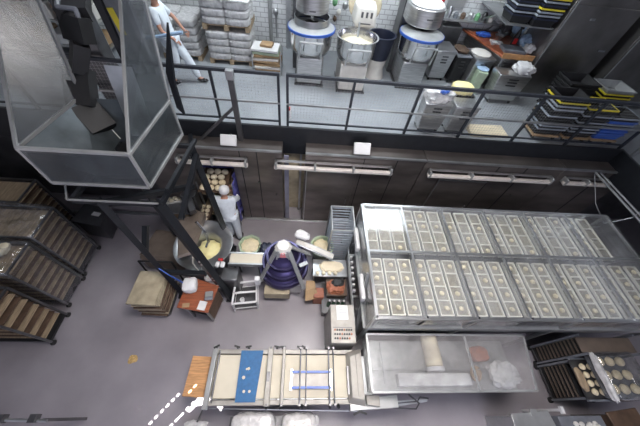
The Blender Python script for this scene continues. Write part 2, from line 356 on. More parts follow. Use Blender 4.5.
# ---------------------------------------------------------------- people
def skinmesh(joints, edges, sub=2):
    """joints: name -> (co, radius)"""
    names = list(joints); me = bpy.data.meshes.new('s')
    me.from_pydata([joints[n][0] for n in names], [(names.index(a), names.index(b)) for a, b in edges], [])
    o = bpy.data.objects.new('s', me); COL.objects.link(o)
    sk = o.modifiers.new('k', 'SKIN'); sk.use_smooth_shade = True
    for i, n in enumerate(names):
        r = joints[n][1]; r = r if isinstance(r, tuple) else (r, r)
        me.skin_vertices[0].data[i].radius = r
    me.skin_vertices[0].data[0].use_root = True
    su = o.modifiers.new('u', 'SUBSURF'); su.levels = su.render_levels = sub
    dg = bpy.context.evaluated_depsgraph_get(); m2 = bpy.data.meshes.new_from_object(o.evaluated_get(dg))
    mb = MB(); mb.bm.from_mesh(m2); bpy.data.objects.remove(o); return mb
def person(label, J, loc, cap, apron=False):
    """J: pelvis chest neck head headdir, sL eL hL, sR eR hR, hipL kL aL tL, hipR kR aR tR"""
    t = thing('person', label, 'person', loc)
    j = {}; e = []
    def jj(n, r, key=None): j[n] = (V(J[key or n]), r)
    jj('pelvis', (.13, .10)); j['waist'] = (V(J['pelvis']).lerp(V(J['chest']), .5), (.12, .09)); jj('chest', (.15, .10)); jj('neck', .052)
    hd = V(J['head']); up = (hd - V(J['neck'])).normalized(); j['head0'] = (hd - up * .07, (.062, .07)); j['head1'] = (hd + up * .01, (.078, .092)); j['head2'] = (hd + up * .09, (.06, .07))
    e += [('pelvis', 'waist'), ('waist', 'chest'), ('chest', 'neck'), ('neck', 'head0'), ('head0', 'head1'), ('head1', 'head2')]
    for s in 'LR':
        jj('s' + s, .055); jj('e' + s, .038); jj('h' + s, .026)
        a, b = V(J['e' + s]), V(J['h' + s]); dr = (b - a).normalized(); j['p' + s] = (b + dr * .05, (.036, .016))
        jj('hip' + s, .085); jj('k' + s, .055); jj('a' + s, .036); jj('t' + s, .032)
        e += [('chest', 's' + s), ('s' + s, 'e' + s), ('e' + s, 'h' + s), ('h' + s, 'p' + s), ('pelvis', 'hip' + s), ('hip' + s, 'k' + s), ('k' + s, 'a' + s), ('a' + s, 't' + s)]
    mb = skinmesh(j, e)
    fwd = V(J['face']).normalized(); side = fwd.cross(up).normalized()
    mb.blob(hd + fwd * .095 - up * .005, (.014, .014, .022), 1); 
    for q in (-1, 1): mb.blob(hd + side * q * .085, (.012, .02, .03), 1); mb.blob(hd + fwd * .082 + side * q * .032 + up * .02, (.012, .012, .008), 1)
    mb.blob(hd + fwd * .082 - up * .045, (.022, .01, .007), 1)
    for s in 'LR':
        a, b = V(J['e' + s]), V(J['h' + s]); d = (b - a).normalized(); u = d.cross(V((0, 0, 1))).normalized(); w = d.cross(u).normalized()
        for k, ln in enumerate((.062, .076, .08, .07)):
            p0 = b + d * .075 + u * (k - 1.5) * .019; p1 = p0 + d * ln * .55 + w * .006; p2 = p1 + d * ln * .4 + w * .022
            mb.tube(p0, p1, .0095, 7, .0088).tube(p1, p2, .0088, 7, .0065).blob(p1, (.0088,) * 3, 1).blob(p2, (.0065,) * 3, 1)
        th = -1 if s == 'L' else 1
        p0 = b + d * .03 + u * th * .03; p1 = p0 + d * .035 + u * th * .028; p2 = p1 + d * .03 + w * .012
        mb.tube(p0, p1, .012, 7, .0105).tube(p1, p2, .0105, 7, .008).blob(p1, (.0105,) * 3, 1).blob(p2, (.008,) * 3, 1)
    part('body', mb, 'skin', t, smooth=True)
    # jacket and trousers follow the same joints a little outside
    k = {}; e = []
    def jk(n, d): r = j[n][1]; r = r if isinstance(r, tuple) else (r, r); k[n] = (j[n][0], (r[0] + d, r[1] + d))
    jk('waist', .05); k['hem'] = (j['pelvis'][0] + (j['pelvis'][0] - j['waist'][0]) * .2, (.185, .155)); jk('chest', .04); k['collar'] = (j['chest'][0].lerp(j['neck'][0], .7), (.075, .07))
    e = [('waist', 'hem'), ('waist', 'chest'), ('chest', 'collar')]
    for s in 'LR':
        jk('s' + s, .035); k['m' + s] = (j['e' + s][0].lerp(j['h' + s][0], J.get('sleeve', .6)), (.045, .045)); jk('e' + s, .028)
        e += [('chest', 's' + s), ('s' + s, 'e' + s), ('e' + s, 'm' + s)] if J.get('sleeve', .6) > 0 else [('chest', 's' + s), ('s' + s, 'e' + s)]
        if J.get('sleeve', .6) <= 0: k.pop('m' + s); k['e' + s] = (j['s' + s][0].lerp(j['e' + s][0], .75), (.062, .062))
    part('jacket', skinmesh(k, e), 'whites', t, smooth=True)
    k = {}; jk('pelvis', .022); e = []
    for s in 'LR':
        jk('hip' + s, .035); jk('k' + s, .04); k['c' + s] = (j['k' + s][0].lerp(j['a' + s][0], 1.0), (.07, .07))
        e += [('pelvis', 'hip' + s), ('hip' + s, 'k' + s), ('k' + s, 'c' + s)]
    part('trousers', skinmesh(k, e), 'whites', t, smooth=True)
    for s in 'LR':
        a, b = j['a' + s][0], j['t' + s][0]; d = (b - a); d.z = 0; rz = math.atan2(d.y, d.x)
        c = V((a.x, a.y, 0)).lerp(V((b.x, b.y, 0)), .45); c.z = min(a.z, b.z) - .0
        part('shoe', MB().blob(c, (.13, .048, .05), 2, rz=rz, flat=.75), 'black', t, smooth=True)
    if cap:
        R = V((0, 0, 1)).rotation_difference(up).to_matrix()
        part('cap', MB().lathe([(.105, -.0), (.108, .05), (.10, .10), (.06, .135), (.001, .142)], hd + up * .015 - fwd * .01, 20, ax=up), 'white', t, smooth=True)
    else:
        part('hair', MB().blob(hd + up * .04 - fwd * .015, (.095, .098, .085), 2, flat=.3), 'black', t, smooth=True)
    return t
# lower worker, back to the camera, reaching left-up to the roll rack
x, y = -1.62, 3.70
person('person in lilac-white uniform and white cap reaching up to the rolls', dict(
    pelvis=(x + .02, y + .02, .93), chest=(x - .03, y + .09, 1.30), neck=(x - .02, y + .12, 1.46), head=(x + .0, y + .14, 1.61), face=(-.3, .9, -.2),
    sL=(x - .22, y + .10, 1.38), eL=(x - .38, y + .30, 1.22), hL=(x - .36, y + .50, 1.33), sR=(x + .15, y + .13, 1.38), eR=(x + .20, y + .33, 1.16), hR=(x + .04, y + .48, 1.28),
    hipL=(x - .08, y + .02, .88), kL=(x - .07, y + .03, .48), aL=(x - .05, y - .02, .09), tL=(x - .08, y + .14, .05),
    hipR=(x + .11, y + .02, .88), kR=(x + .13, y - .02, .48), aR=(x + .16, y - .10, .09), tR=(x + .18, y + .06, .05)), (x, y, 0), True)
# upper worker striding right
x, y = -2.72, 6.05; z = Z2
pw = person('person in white shirt and trousers striding past the flour pallets', dict(
    pelvis=(x, y, z + .93), chest=(x - .08, y, z + 1.30), neck=(x - .07, y, z + 1.47), head=(x - .04, y - .02, z + 1.62), face=(1, -.25, -.2), sleeve=0,
    sL=(x - .08, y + .17, z + 1.40), eL=(x + .10, y + .26, z + 1.18), hL=(x + .26, y + .16, z + 1.02), sR=(x - .08, y - .19, z + 1.40), eR=(x + .02, y - .30, z + 1.13), hR=(x + .20, y - .30, z + 1.02),
    hipL=(x, y + .09, z + .88), kL=(x + .20, y + .08, z + .50), aL=(x + .36, y + .06, z + .10), tL=(x + .50, y + .05, z + .06),
    hipR=(x, y - .09, z + .88), kR=(x + .02, y - .09, z + .47), aR=(x - .20, y - .09, z + .12), tR=(x - .07, y - .10, z + .055)), (x, y, z), False)
single('plastic_tube', MB().tube((x - .35, y - .42, z + 1.02), (x + .42, y - .34, z + 1.16), .03, 12), 'lightblue', 'pale blue long tube carried by the striding worker in white', 'tube', (x, y - .38, z + 1.0))

# ---------------------------------------------------------------- sacks and pallets on the upper floor
def pallet_mb(cx, cy, z0, w, d):
    m = MB()
    for k in range(3): m.box(cx - w / 2 + k * (w - .1) / 2, cx - w / 2 + k * (w - .1) / 2 + .1, cy - d / 2, cy + d / 2, z0, z0 + .09)
    n = 7
    for k in range(n): y = cy - d / 2 + (d - .1) * k / (n - 1); m.box(cx - w / 2, cx + w / 2, y, y + .1, z0 + .092, z0 + .115)
    return m
def pallet(cx, cy, z0, w, d, lab): return single('pallet', pallet_mb(cx, cy, z0, w, d), 'wood_pale', lab, 'pallet', (cx, cy, z0), 'wooden pallets under flour sacks')
sack0 = None
def sack(cx, cy, z, sx, sy, lab, grp, rz=0):
    global sack0
    if sack0 is None:
        sack0 = single('flour_sack', MB().pillow((0, 0, 0), (1.04, 1.04, .16), amp=.07, n=6, pw=5.5), 'sack_grey', lab, 'sack', (0, 0, 0), grp, smooth=True)
        s = sack0
    else: s = dup(sack0, (0, 0, 0), lab, grp)
    s.location = (cx, cy, z); s.scale = (sx, sy, 1); s.rotation_euler.z = rz; return s
for (cx, cy, nm, w) in ((-1.82, 7.45, 'taller two-tier', 1.05), (-3.0, 7.5, 'lower left-hand', .9)):
    pallet(cx, cy, Z2, w, .85, 'wooden pallet on the upper floor under the ' + nm + ' sack stack')
    z = Z2 + .18; layers = 4 if w > 1 else 5
    for l in range(layers):
        for i in (0, 1):
            for k in (0, 1):
                sack(cx + (i - .5) * w * .49, cy + (k - .5) * .43, z, w * .49, .44, 'plump white flour sack in the %s stack, layer %s up' % (nm, ORD[l]), 'flour sacks in the %s stack' % nm)
        z += .155
    if w > 1:
        pallet(cx, cy, z - .055, w, .85, 'second wooden pallet halfway up the taller sack stack'); zz = z + .13
        for l in range(3):
            for i in (0, 1):
                for k in (0, 1): sack(cx + (i - .5) * w * .49, cy + (k - .5) * .43, zz, w * .49, .44, 'plump white flour sack above the upper pallet, layer %s up' % ORD[l], 'flour sacks on the upper pallet')
            zz += .155
        single('stretch_film', MB().cloth(cx - .56, cx + .56, cy - .46, cy + .46, lambda x, y: zz - .05 + .02 * noise.noise(V((x * 9, y * 9, 3)))), 'film_white', 'crumpled clear film over the top sacks of the taller stack', 'film', (cx, cy, zz))
# shelving with parcels behind the hopper
for q, (cx, cy, lab) in enumerate(((-5.4, 7.2, 'shelf unit of wrapped parcels seen between the hopper panels'), (-7.2, 7.2, 'shelf unit of wrapped parcels at the far left of the upper floor'))):
    t = thing('shelf_unit', lab, 'shelf', (cx, cy, Z2), 'parcel shelves on the upper floor')
    for sx in (-.85, .85):
        for sy in (-.35, .35): part('post', MB().beam((cx + sx, cy + sy, Z2), (cx + sx, cy + sy, 4.9), .05), 'steel', t)
    for z in (2.95, 3.45, 3.95, 4.45): part('shelf_board', MB().box(cx - .85, cx + .85, cy - .36, cy + .36, z - .03, z), 'steel_light', t)
    for li, z in enumerate((2.95, 3.45, 3.95)):
        for k in range(4):
            x = cx - .62 + k * .41; h = random.uniform(.2, .34)
            single('parcel', MB().bx((x, cy - .05, z + h / 2 + .002), (.34, .5, h), random.uniform(-.06, .06)), random.choice(['card', 'offwhite', 'bag', 'brown', 'offwhite']), 'wrapped parcel %s from the left on shelf level %s of the %s unit' % (ORD[k], ORD[li], 'nearer' if q == 0 else 'far left'), 'parcel', (x, cy, z), 'wrapped parcels on the shelves', bevel=.02)
# crate of flattened cartons beside the rail
cx, cy = -.92, 6.95
t = thing('wire_crate', 'low open crate holding flattened cartons beside the rail gap', 'crate', (cx, cy, Z2))
part('base', MB().box(cx - .33, cx + .33, cy - .25, cy + .25, Z2 + .02, Z2 + .06), 'steel', t)
for sx in (-.33, .33):
    for sy in (-.25, .25): part('post', MB().beam((cx + sx, cy + sy, Z2), (cx + sx, cy + sy, Z2 + .5), .025), 'steel', t)
for k in range(9):
    c = ['card', 'offwhite', 'card', 'card', 'offwhite', 'card', 'green_rim', 'white', 'card'][k]; w = (.62, .47) if k < 8 else (.28, .24)
    single('flat_carton', MB().bx((cx + random.uniform(-.03, .03), cy + random.uniform(-.03, .03), Z2 + .09 + k * .062), (w[0], w[1], .05), random.uniform(-.14, .14), (random.uniform(-.03, .03), random.uniform(-.03, .03))), c,
           ['brown', 'whitish', 'brown', 'brown', 'whitish', 'brown', 'pale green', 'white', 'small brown'][k] + ' flattened carton, %s from the bottom of the crate pile' % ORD[k], 'carton', (cx, cy, Z2 + .09 + k * .062), 'flattened cartons in the crate', bevel=.006)
# wall pipe + small hose box
t = thing('drain_pipe', 'tall grey pipe down the tiled wall right of the sack stack', 'pipe', (-.95, 8.2, Z2))
part('pipe', MB().tube((-.95, 8.22, Z2), (-.95, 8.22, 6), .05, 12), 'steel_light', t); part('valve', MB().blob((-.80, 8.15, 3.6), (.07, .05, .09), 2).tube((-.8, 8.2, 3.0), (-.8, 8.2, 3.6), .02), 'steel', t)
single('wall_channel', MB().box(-.55, -.42, 8.2, 8.29, Z2, 6.5).box(-.35, -.30, 8.2, 8.29, Z2, 6.5), 'steel', 'vertical steel channel on the tiled wall left of the first mixer', 'duct', (-.45, 8.25, Z2))
single('drain_pipe', MB().box(-1.1, 0, 8.16, 8.2, 4.05, 4.12), 'steel_dark', 'dark horizontal conduit across the tiled wall left of the mixers', 'pipe', (-.5, 8.2, 4.05))
t = thing('spray_bottle', 'small white bottle standing behind the guard rail gap', 'bottle', (-.28, 5.0, Z2))
part('body', MB().lathe([(.035, 0), (.04, .12), (.03, .17), (.012, .19)], (-.28, 5.0, Z2), 12), 'white', t); part('nozzle', MB().bx((-.28, 4.99, Z2 + .215), (.03, .06, .05)), 'red', t)
# ---------------------------------------------------------------- spiral mixers
def mixer(cx, cy, R, zr, label, style):
    t = thing('dough_mixer', label, 'mixer', (cx, cy + .4, Z2)); rim = Z2 + zr
    # pedestal + column
    part('pedestal', MB().hexa([(cx - .30, cy - R * .62), (cx + .30, cy - R * .62), (cx + .32, cy + .5), (cx - .32, cy + .5)], Z2 + .04, rim - .50), 'steel_brushed' if style != 'open' else 'offwhite', t, bevel=.03)
    part('foot_plate', MB().box(cx - .34, cx + .34, cy - R * .62 - .04, cy + .6, Z2, Z2 + .04), 'steel_dark', t)
    pr = [(R * .55, -.50), (R * .85, -.44), (R * .97, -.30), (R, -.03), (R + .02, 0), (R - .015, 0), (R - .03, -.05), (R * .9, -.3), (R * .6, -.42), (.001, -.43)]
    bowl = part('bowl', MB().lathe(pr, (cx, cy, rim), 36), 'chrome', t, smooth=True)
    hz = rim - .02
    h = MB().path([V((cx - .24, cy - R - .05, rim - .42)), V((cx - .22, cy - R - .10, rim - .08)), V((cx + .24, cy - R - .10, rim - .08)), V((cx + .22, cy - R - .05, rim - .42))], .02)
    part('handle', h, 'steel_light', t)
    if style == 'open':
        part('dough', MB().blob((cx, cy, rim - .24), (R * .86, R * .86, .17), 3, amp=.25, f=2.5), 'dough_pale', t, smooth=True)
        part('column', MB().box(cx + .03, cx + .33, cy + R + .02, cy + R + .5, Z2, rim + .10), 'offwhite', t, bevel=.05)
        x, y, z = cx + .17, cy + .58, rim + .26
        part('head', MB().hexa([(x - .24, y - .28), (x + .24, y - .28), (x + .28, y + .25), (x - .28, y + .25)], z - .22, z + .16, [(x - .20, y - .2), (x + .20, y - .2), (x + .24, y + .25), (x - .24, y + .25)]), 'offwhite', t, bevel=.06)
        g = MB()
        for k in range(3): g.bx((x - .1 + k * .1, y - .275, z + .02), (.045, .02, .10))
        g.bx((x, y - .285, z - .14), (.22, .012, .02)); part('vent', g, 'steel_dark', t)
        part('guard_ring', MB().lathe([(.001, -.02), (.36, -.02), (.38, 0), (.36, .02), (.001, .02)], (x + .02, y + .34, z + .05), 28, ax=(0, -.8, .6)), 'board_tan', t)
        part('hook_shaft', MB().tube((cx + .04, cy + .3, z - .12), (cx + .02, cy + .1, rim - .15), .022), 'steel', t)
    else:
        b = part('bowl_cover', MB().lathe([(R + .025, -.015), (R + .03, .03), (R * .72, .075), (.16, .10), (.16, .08), (R * .7, .05), (R, .0)], (cx, cy, rim), 36), 'steel_light', t, smooth=True)
        part('cover_band', MB().lathe([(R + .032, -.02), (R + .042, -.016), (R + .042, .03), (R + .03, .036)], (cx, cy, rim), 36, closed=False), 'blue_bright', t)
        part('hook_shaft', MB().tube((cx, cy + .06, rim + .5), (cx, cy + .06, rim - .1), .035), 'chrome', t)
        hh = .34 if style == 'low' else .46
        part('column', MB().hexa([(cx - .42, cy + R + .02), (cx + .30, cy + R + .02), (cx + .30, cy + R + .5), (cx - .42, cy + R + .5)], Z2, rim + .24 + hh), 'steel_dark', t, bevel=.02)
        hw = R * (.86 if style == 'low' else .74); hz0 = .15 if style == 'low' else .26; hh = .34 if style == 'low' else .46
        prof = []
        pts = [(hw * math.cos(a), hw * .95 * math.sin(a)) for a in [PI + k * PI / 12 for k in range(13)]] + [(hw, .95), (-hw, .95)]
        P0 = [(cx + p[0], cy + .18 + p[1]) for p in pts]; P1 = [(cx + p[0] * .93, cy + .20 + p[1] * .95) for p in pts]
        part('head_housing', MB().hexa(P0, rim + hz0, rim + hz0 + hh), 'steel_brushed', t, bevel=.02)
        part('head_cover', MB().hexa(P1, rim + hz0 + .002 + hh, rim + hz0 + .05 + hh, [(cx + p[0] * .86, cy + .22 + p[1] * .9) for p in pts]), 'white', t, bevel=.02)
        part('name_plate', MB().bx((cx, cy + .18 - hw * .955, rim + .33), (.13, .012, .025)), 'steel_dark', t)
        if style != 'low': part('guard', MB().lathe([(R * .80, .08), (R * .80, .20), (R * .78, .20), (R * .78, .08)], (cx, cy + .05, rim), 30, closed=False), 'steel', t)
    return t
mixer(.10, 6.64, .47, 1.12, 'stainless spiral mixer with blue-banded bowl cover, left of the three mixers', 'closed')
mixer(1.09, 6.46, .44, 1.12, 'open-bowl mixer with cream head and pale dough, middle of the three', 'open')
mixer(2.60, 6.88, .465, 1.12, 'stainless spiral mixer with white-topped head and blue band, right of the three', 'low')
single('dark_tub', MB().lathe([(.24, 0), (.31, .5), (.33, .52), (.29, .52), (.22, .05), (.001, .04)], (1.78, 7.1, Z2 + .45), 24), 'navy', 'dark round tub behind the open-bowl mixer', 'tub', (1.52, 7.12, Z2 + .45))
single('tub_stand', MB().lathe([(.26, 0), (.2, .22), (.24, .45)], (1.78, 7.1, Z2), 16), 'offwhite', 'cream round stand below the dark tub behind the middle mixer', 'stand', (1.52, 7.12, Z2))
for k, (x, z, c, w) in enumerate(((.66, 3.95, 'green', .07), (.78, 3.75, 'offwhite', .06), (.92, 3.9, 'steel', .07), (.70, 3.6, 'brown', .05), (3.3, 4.2, 'red', .05), (3.38, 3.95, 'green', .06))):
    single('wall_valve', MB().tube((x, 8.29, z), (x, 8.12, z), .02).blob((x, 8.1, z), (w, w * .7, w * 1.3), 2), c, ['green knobbed valve high on the tiles', 'off-white valve on the tiles', 'steel valve on the tiles', 'small brown valve lowest on the tiles', 'red valve on the tiles', 'green valve below the red one on the tiles'][k] + (' left of the middle mixer' if k < 4 else ' right of the right mixer'), 'valve', (x, 8.29, z), 'valves on the tiled wall')

# ---------------------------------------------------------------- bins / ingredient tubs
def bin_(cx, cy, w, d, h, m, lab, rz=0, lid='steel', z=Z2, wheels=True, name='ingredient_bin'):
    t = thing(name, lab, 'bin', (cx, cy, z)); R = Matrix.Rotation(rz, 2)
    def q(s, e): return [(cx + (R @ V((a * s, b * e)))[0], cy + (R @ V((a * s, b * e)))[1]) for a, b in ((-1, -1), (1, -1), (1, 1), (-1, 1))]
    part('body', MB().hexa(q(w / 2 * .86, d / 2 * .86), z + (.07 if wheels else .001), z + h, q(w / 2, d / 2)), m, t, bevel=.02)
    if lid: part('lid', MB().hexa(q(w / 2 + .01, d / 2 + .01), z + h + .002, z + h + .03), lid, t, bevel=.01)
    if wheels:
        for a, b in q(w / 2 * .7, d / 2 * .7): part('wheel', MB().tube((a - .012, b, z + .035), (a + .012, b, z + .035), .035, 10), 'rubber', t)
    sl = MB()
    for k in range(3): c = V((0, -d / 2 * .955 - .008)); c = R @ c; sl.bx((cx + c.x, cy + c.y, z + h * .86 - k * .07), (w * .3, .02, .025), rz)
    if wheels: part('slot', sl, 'steel_dark', t)
    return t
bin_(3.44, 7.35, .50, .6, .72, 'steel_brushed', 'steel bin with slots right beside the right-hand mixer', .05)
bin_(3.90, 7.28, .36, .6, .66, 'black', 'black bin between two steel bins near the wooden table', .05, 'grey_plastic')
bin_(4.33, 7.10, .50, .6, .72, 'steel_brushed', 'steel bin with slots nearest the wooden-topped table', .08)
single('folded_cloth', MB().pillow((3.88, 7.3, Z2 + .74), (.3, .4, .09), amp=.3), 'brown', 'brown crumpled cloth on the black bin', 'cloth', (3.98, 7.3, Z2 + .7), smooth=True)
single('round_dish', MB().lathe([(.24, 0), (.25, .03), (.1, .06), (.001, .06)], (4.31, 7.1, Z2 + .752), 22), 'offwhite', 'off-white round dish on the steel bin nearest the table', 'dish', (4.42, 7.1, Z2 + .752))
bin_(4.34, 6.72, .24, .34, .55, 'green_rim', 'pale green tub with blue strip before the wooden table', -.2, None, wheels=False)
single('blue_dish', MB().lathe([(.13, 0), (.15, .02), (.08, .05), (.001, .055)], (4.34, 6.74, Z2 + .552), 18), 'lightblue', 'pale blue round dish resting on the green tub', 'dish', (4.34, 6.74, Z2 + .552))
bin_(2.66, 4.98, .55, .34, .66, 'steel_brushed', 'stainless bin behind the rail, left of the near pair', 0, None)
bin_(3.26, 4.98, .50, .34, .62, 'steel_brushed', 'stainless bin behind the rail, right of the near pair', 0, 'steel')
single('plastic_bag', MB().pillow((2.66, 5.02, Z2 + .74), (.52, .36, .26), amp=.35), 'film_white', 'white crumpled plastic bag filling the left stainless bin', 'bag', (2.66, 5, Z2 + .66), smooth=True)
m = MB()
for k in range(7): m.blob((2.66 + random.uniform(-.1, .1), 4.93 + random.uniform(-.08, .08), Z2 + .88), (.06, .05, .03), 2, amp=.5)
single('blue_gloves', m, 'blue_bright', 'violet-blue crumpled gloves on the white plastic bag', 'gloves', (2.66, 4.93, Z2 + .87), smooth=True)
# butter tub on a low stand
t = thing('tub_trolley', 'low dark trolley carrying the tub of pale butter', 'trolley', (3.3, 5.42, Z2))
part('deck', MB().box(3.06, 3.54, 5.24, 5.60, Z2 + .47, Z2 + .50), 'steel_dark', t)
for sx in (3.08, 3.52):
    for sy in (5.26, 5.58): part('leg', MB().beam((sx, sy, Z2), (sx, sy, Z2 + .47), .03), 'steel_dark', t)
t = thing('butter_tub', 'black shallow tub heaped with pale yellow butter above the near bins', 'tub', (3.3, 5.42, Z2 + .5))
part('tub', MB().hexa([(3.10, 5.27), (3.50, 5.27), (3.50, 5.57), (3.10, 5.57)], Z2 + .502, Z2 + .64, [(3.05, 5.23), (3.55, 5.23), (3.55, 5.61), (3.05, 5.61)]), 'black', t)
part('butter', MB().pillow((3.30, 5.42, Z2 + .70), (.42, .34, .20), amp=.12, pw=4), 'butter', t, smooth=True)
# flat carton of butter on the floor by the rail
single('flat_board', MB().bx((4.05, 4.98, Z2 + .035), (.85, .36, .07), .03), 'cream', 'tan flat board lying on the upper floor behind the rail', 'board', (4.0, 4.9, Z2), bevel=.01)

# ---------------------------------------------------------------- wooden topped work table with clutter
tx0, tx1, ty0, ty1, tz = 4.30, 5.42, 6.75, 8.15, Z2 + .9
t = thing('work_table', 'wooden-topped work table crowded with tools beside the big fridges', 'table', (4.9, 7.5, Z2))
part('table_top', MB().hexa([(4.62, 6.72), (5.40, 6.72), (5.40, 8.2), (4.14, 8.2)], tz - .05, tz), 'wood_red', t, bevel=.008)
part('cabinet', MB().hexa([(4.72, 6.80), (5.38, 6.80), (5.38, 8.15), (4.3, 8.15)], Z2 + .08, tz - .055), 'steel_brushed', t, bevel=.01)
for a, b in ((4.74, 5.05), (5.07, 5.36)):
    d = part('door', MB().box(a, b, 6.775, 6.80, Z2 + .12, tz - .1), 'steel', t, bevel=.005); part('handle', MB().box(a + .05, b - .05, 6.755, 6.775, tz - .2, tz - .17), 'steel_dark', d)
part('upstand', MB().box(4.62, 5.40, 6.70, 6.73, tz - .06, tz + .05), 'wood', t)
def item(name, mb, m, lab, cat, loc, **kw): return single(name, mb, m, lab, cat, loc, **kw)
item('flat_box', MB().bx((4.98, 7.02, tz + .035), (.52, .36, .07), -.1), 'grey_plastic', 'grey flat box at the near edge of the wooden table', 'box', (4.98, 7.02, tz), bevel=.01)
item('blue_cloth', MB().pillow((4.52, 7.75, tz + .05), (.34, .2, .1), amp=.3), 'blue_bright', 'bright blue crumpled cloth at the left edge of the wooden table', 'cloth', (4.52, 7.75, tz), smooth=True)
item('paper_stack', MB().bx((4.75, 7.42, tz + .015), (.3, .2, .03), -.2), 'white', 'white papers in the middle of the wooden table', 'paper', (4.75, 7.42, tz))
t = thing('spray_bottle', 'dark bottle with a red label on the wooden table', 'bottle', (5.18, 7.42, tz)); part('body', MB().lathe([(.06, 0), (.065, .2), (.03, .32), (.02, .36)], (5.18, 7.42, tz), 14), 'black', t); part('sticker', MB().bx((5.16, 7.355, tz + .1), (.09, .02, .12)), 'red', t); part('nozzle', MB().bx((5.18, 7.4, tz + .38), (.04, .1, .04)), 'black', t)
for k, (x, y, s, c, l) in enumerate(((4.9, 7.68, .11, 'steel', 'steel'), (5.05, 7.85, .14, 'grey_plastic', 'grey'), (4.6, 7.3, .08, 'white', 'white'), (5.3, 7.15, .09, 'offwhite', 'off-white'))):
    item('mixing_bowl', MB().lathe([(s * .5, 0), (s, s * .8), (s * 1.05, s * .85), (s * .95, s * .82), (s * .45, .02), (.001, .015)], (x, y, tz), 18), c, '%s bowl on the wooden table, %s from the near end' % (l, ['third', 'farthest', 'second', 'nearest'][k]), 'bowl', (x, y, tz))
for k, (x, y, z, sx, sy, sz, c, l) in enumerate(((5.35, 7.75, tz + .3, .3, .22, .34, 'lightblue', 'pale blue cloth bundle hanging upper right'), (5.42, 7.35, tz + .12, .3, .3, .24, 'lightblue', 'pale blue sack leaning at the right end'), (5.34, 6.98, tz + .1, .22, .18, .2, 'white', 'white plastic bag slumped near the front corner'), (5.2, 8.0, tz + .2, .3, .2, .4, 'steel_dark', 'dark bundle standing against the wall end'))):
    item('cloth_bundle', MB().pillow((x, y, z), (sx, sy, sz), amp=.35), c, l + ' of the wooden table', 'bundle', (x, y, z - sz / 2), smooth=True)
# open steel bin with white sack in front of the table
bin_(4.88, 6.40, .78, .40, .70, 'steel_brushed', 'wide open steel bin with a white sack beside the wooden table', 0, None)
item('white_sack', MB().pillow((5.10, 6.42, Z2 + .78), (.44, .36, .22), amp=.3), 'white', 'white crumpled sack stuffed into the open steel bin', 'sack', (5.1, 6.4, Z2 + .64), smooth=True)
# back counter on the tiled wall behind the bins
t = thing('wall_shelf', 'steel wall shelf of small gear behind the bins', 'shelf', (3.9, 8.1, 4.0)); part('board', MB().box(3.45, 4.9, 7.95, 8.29, 3.85, 3.88), 'steel', t)
for x in (3.55, 4.8): part('bracket', MB().beam((x, 8.28, 3.6), (x, 8.0, 3.84), .03), 'steel', t)
for k, c in enumerate(('steel', 'grey_plastic', 'brown', 'steel_light', 'green', 'steel_dark', 'offwhite')):
    h = random.uniform(.12, .3); x = 3.58 + k * .19
    item('canister', MB().lathe([(.06, 0), (.065, h * .7), (.03, h), (.001, h)], (x, 8.12, 3.88), 12), c, '%s on the wall shelf, %s from the left' % (('silver can', 'grey can', 'brown jar', 'bright steel can', 'green bottle', 'dark steel can', 'off-white jar')[k], ORD[k]), 'can', (x, 8.12, 3.88))
single('notice_board', MB().box(3.5, 3.95, 8.26, 8.295, 4.05, 4.45), 'steel_light', 'pale grey panel on the tiled wall above the bins', 'panel', (3.7, 8.28, 4.05))
single('wall_cabinet', MB().box(3.45, 4.0, 7.9, 8.29, 3.05, 3.75), 'steel_dark', 'dark grey cabinet low on the tiled wall behind the bins', 'cabinet', (3.9, 8.1, 3.05), bevel=.01)

# ---------------------------------------------------------------- tall fridges at right of the upper floor
def fridge(x0, x1, y0, y1, h, lab, split):
    t = thing('upright_fridge', lab, 'fridge', ((x0 + x1) / 2, (y0 + y1) / 2, Z2))
    part('body', MB().box(x0, x1, y0, y1, Z2 + .06, Z2 + h), 'fridge_steel', t, bevel=.01)
    n = len(split) - 1
    for i in range(n):
        a, b = split[i] + .01, split[i + 1] - .01
        d = part('door', MB().box(a, b, y0 - .05, y0 - .002, Z2 + .12, Z2 + h - .3), 'fridge_steel', t, bevel=.01)
        hx = b - .18; part('handle', MB().box(hx - .12, hx + .05, y0 - .085, y0 - .05, Z2 + 1.2, Z2 + 1.24), 'chrome', d)
        part('hinge', MB().box(a + .5, a + .6, y0 - .075, y0 - .05, Z2 + 1.75, Z2 + 1.79), 'steel', d)
    part('edge_trim', MB().box(x0 - .005, x0 + .03, y0 - .055, y0 - .05, Z2 + .1, Z2 + h), 'steel_light', t)
    for sx in (x0 + .1, x1 - .1): part('foot', MB().tube((sx, y0 + .1, Z2), (sx, y0 + .1, Z2 + .08), .025), 'steel_dark', t)
fridge(5.47, 7.0, 6.7, 7.6, 2.3, 'tall dark stainless fridge beside the wooden table on the upper floor', (5.47, 7.0))
fridge(7.22, 10.0, 6.5, 7.5, 2.3, 'tall brownish steel fridge at the far right of the upper floor', (7.22, 8.7, 10.0))
fridge(10.2, 12.6, 5.8, 7.0, 2.3, 'tall steel fridge cut off at the right picture edge', (10.2, 12.6))

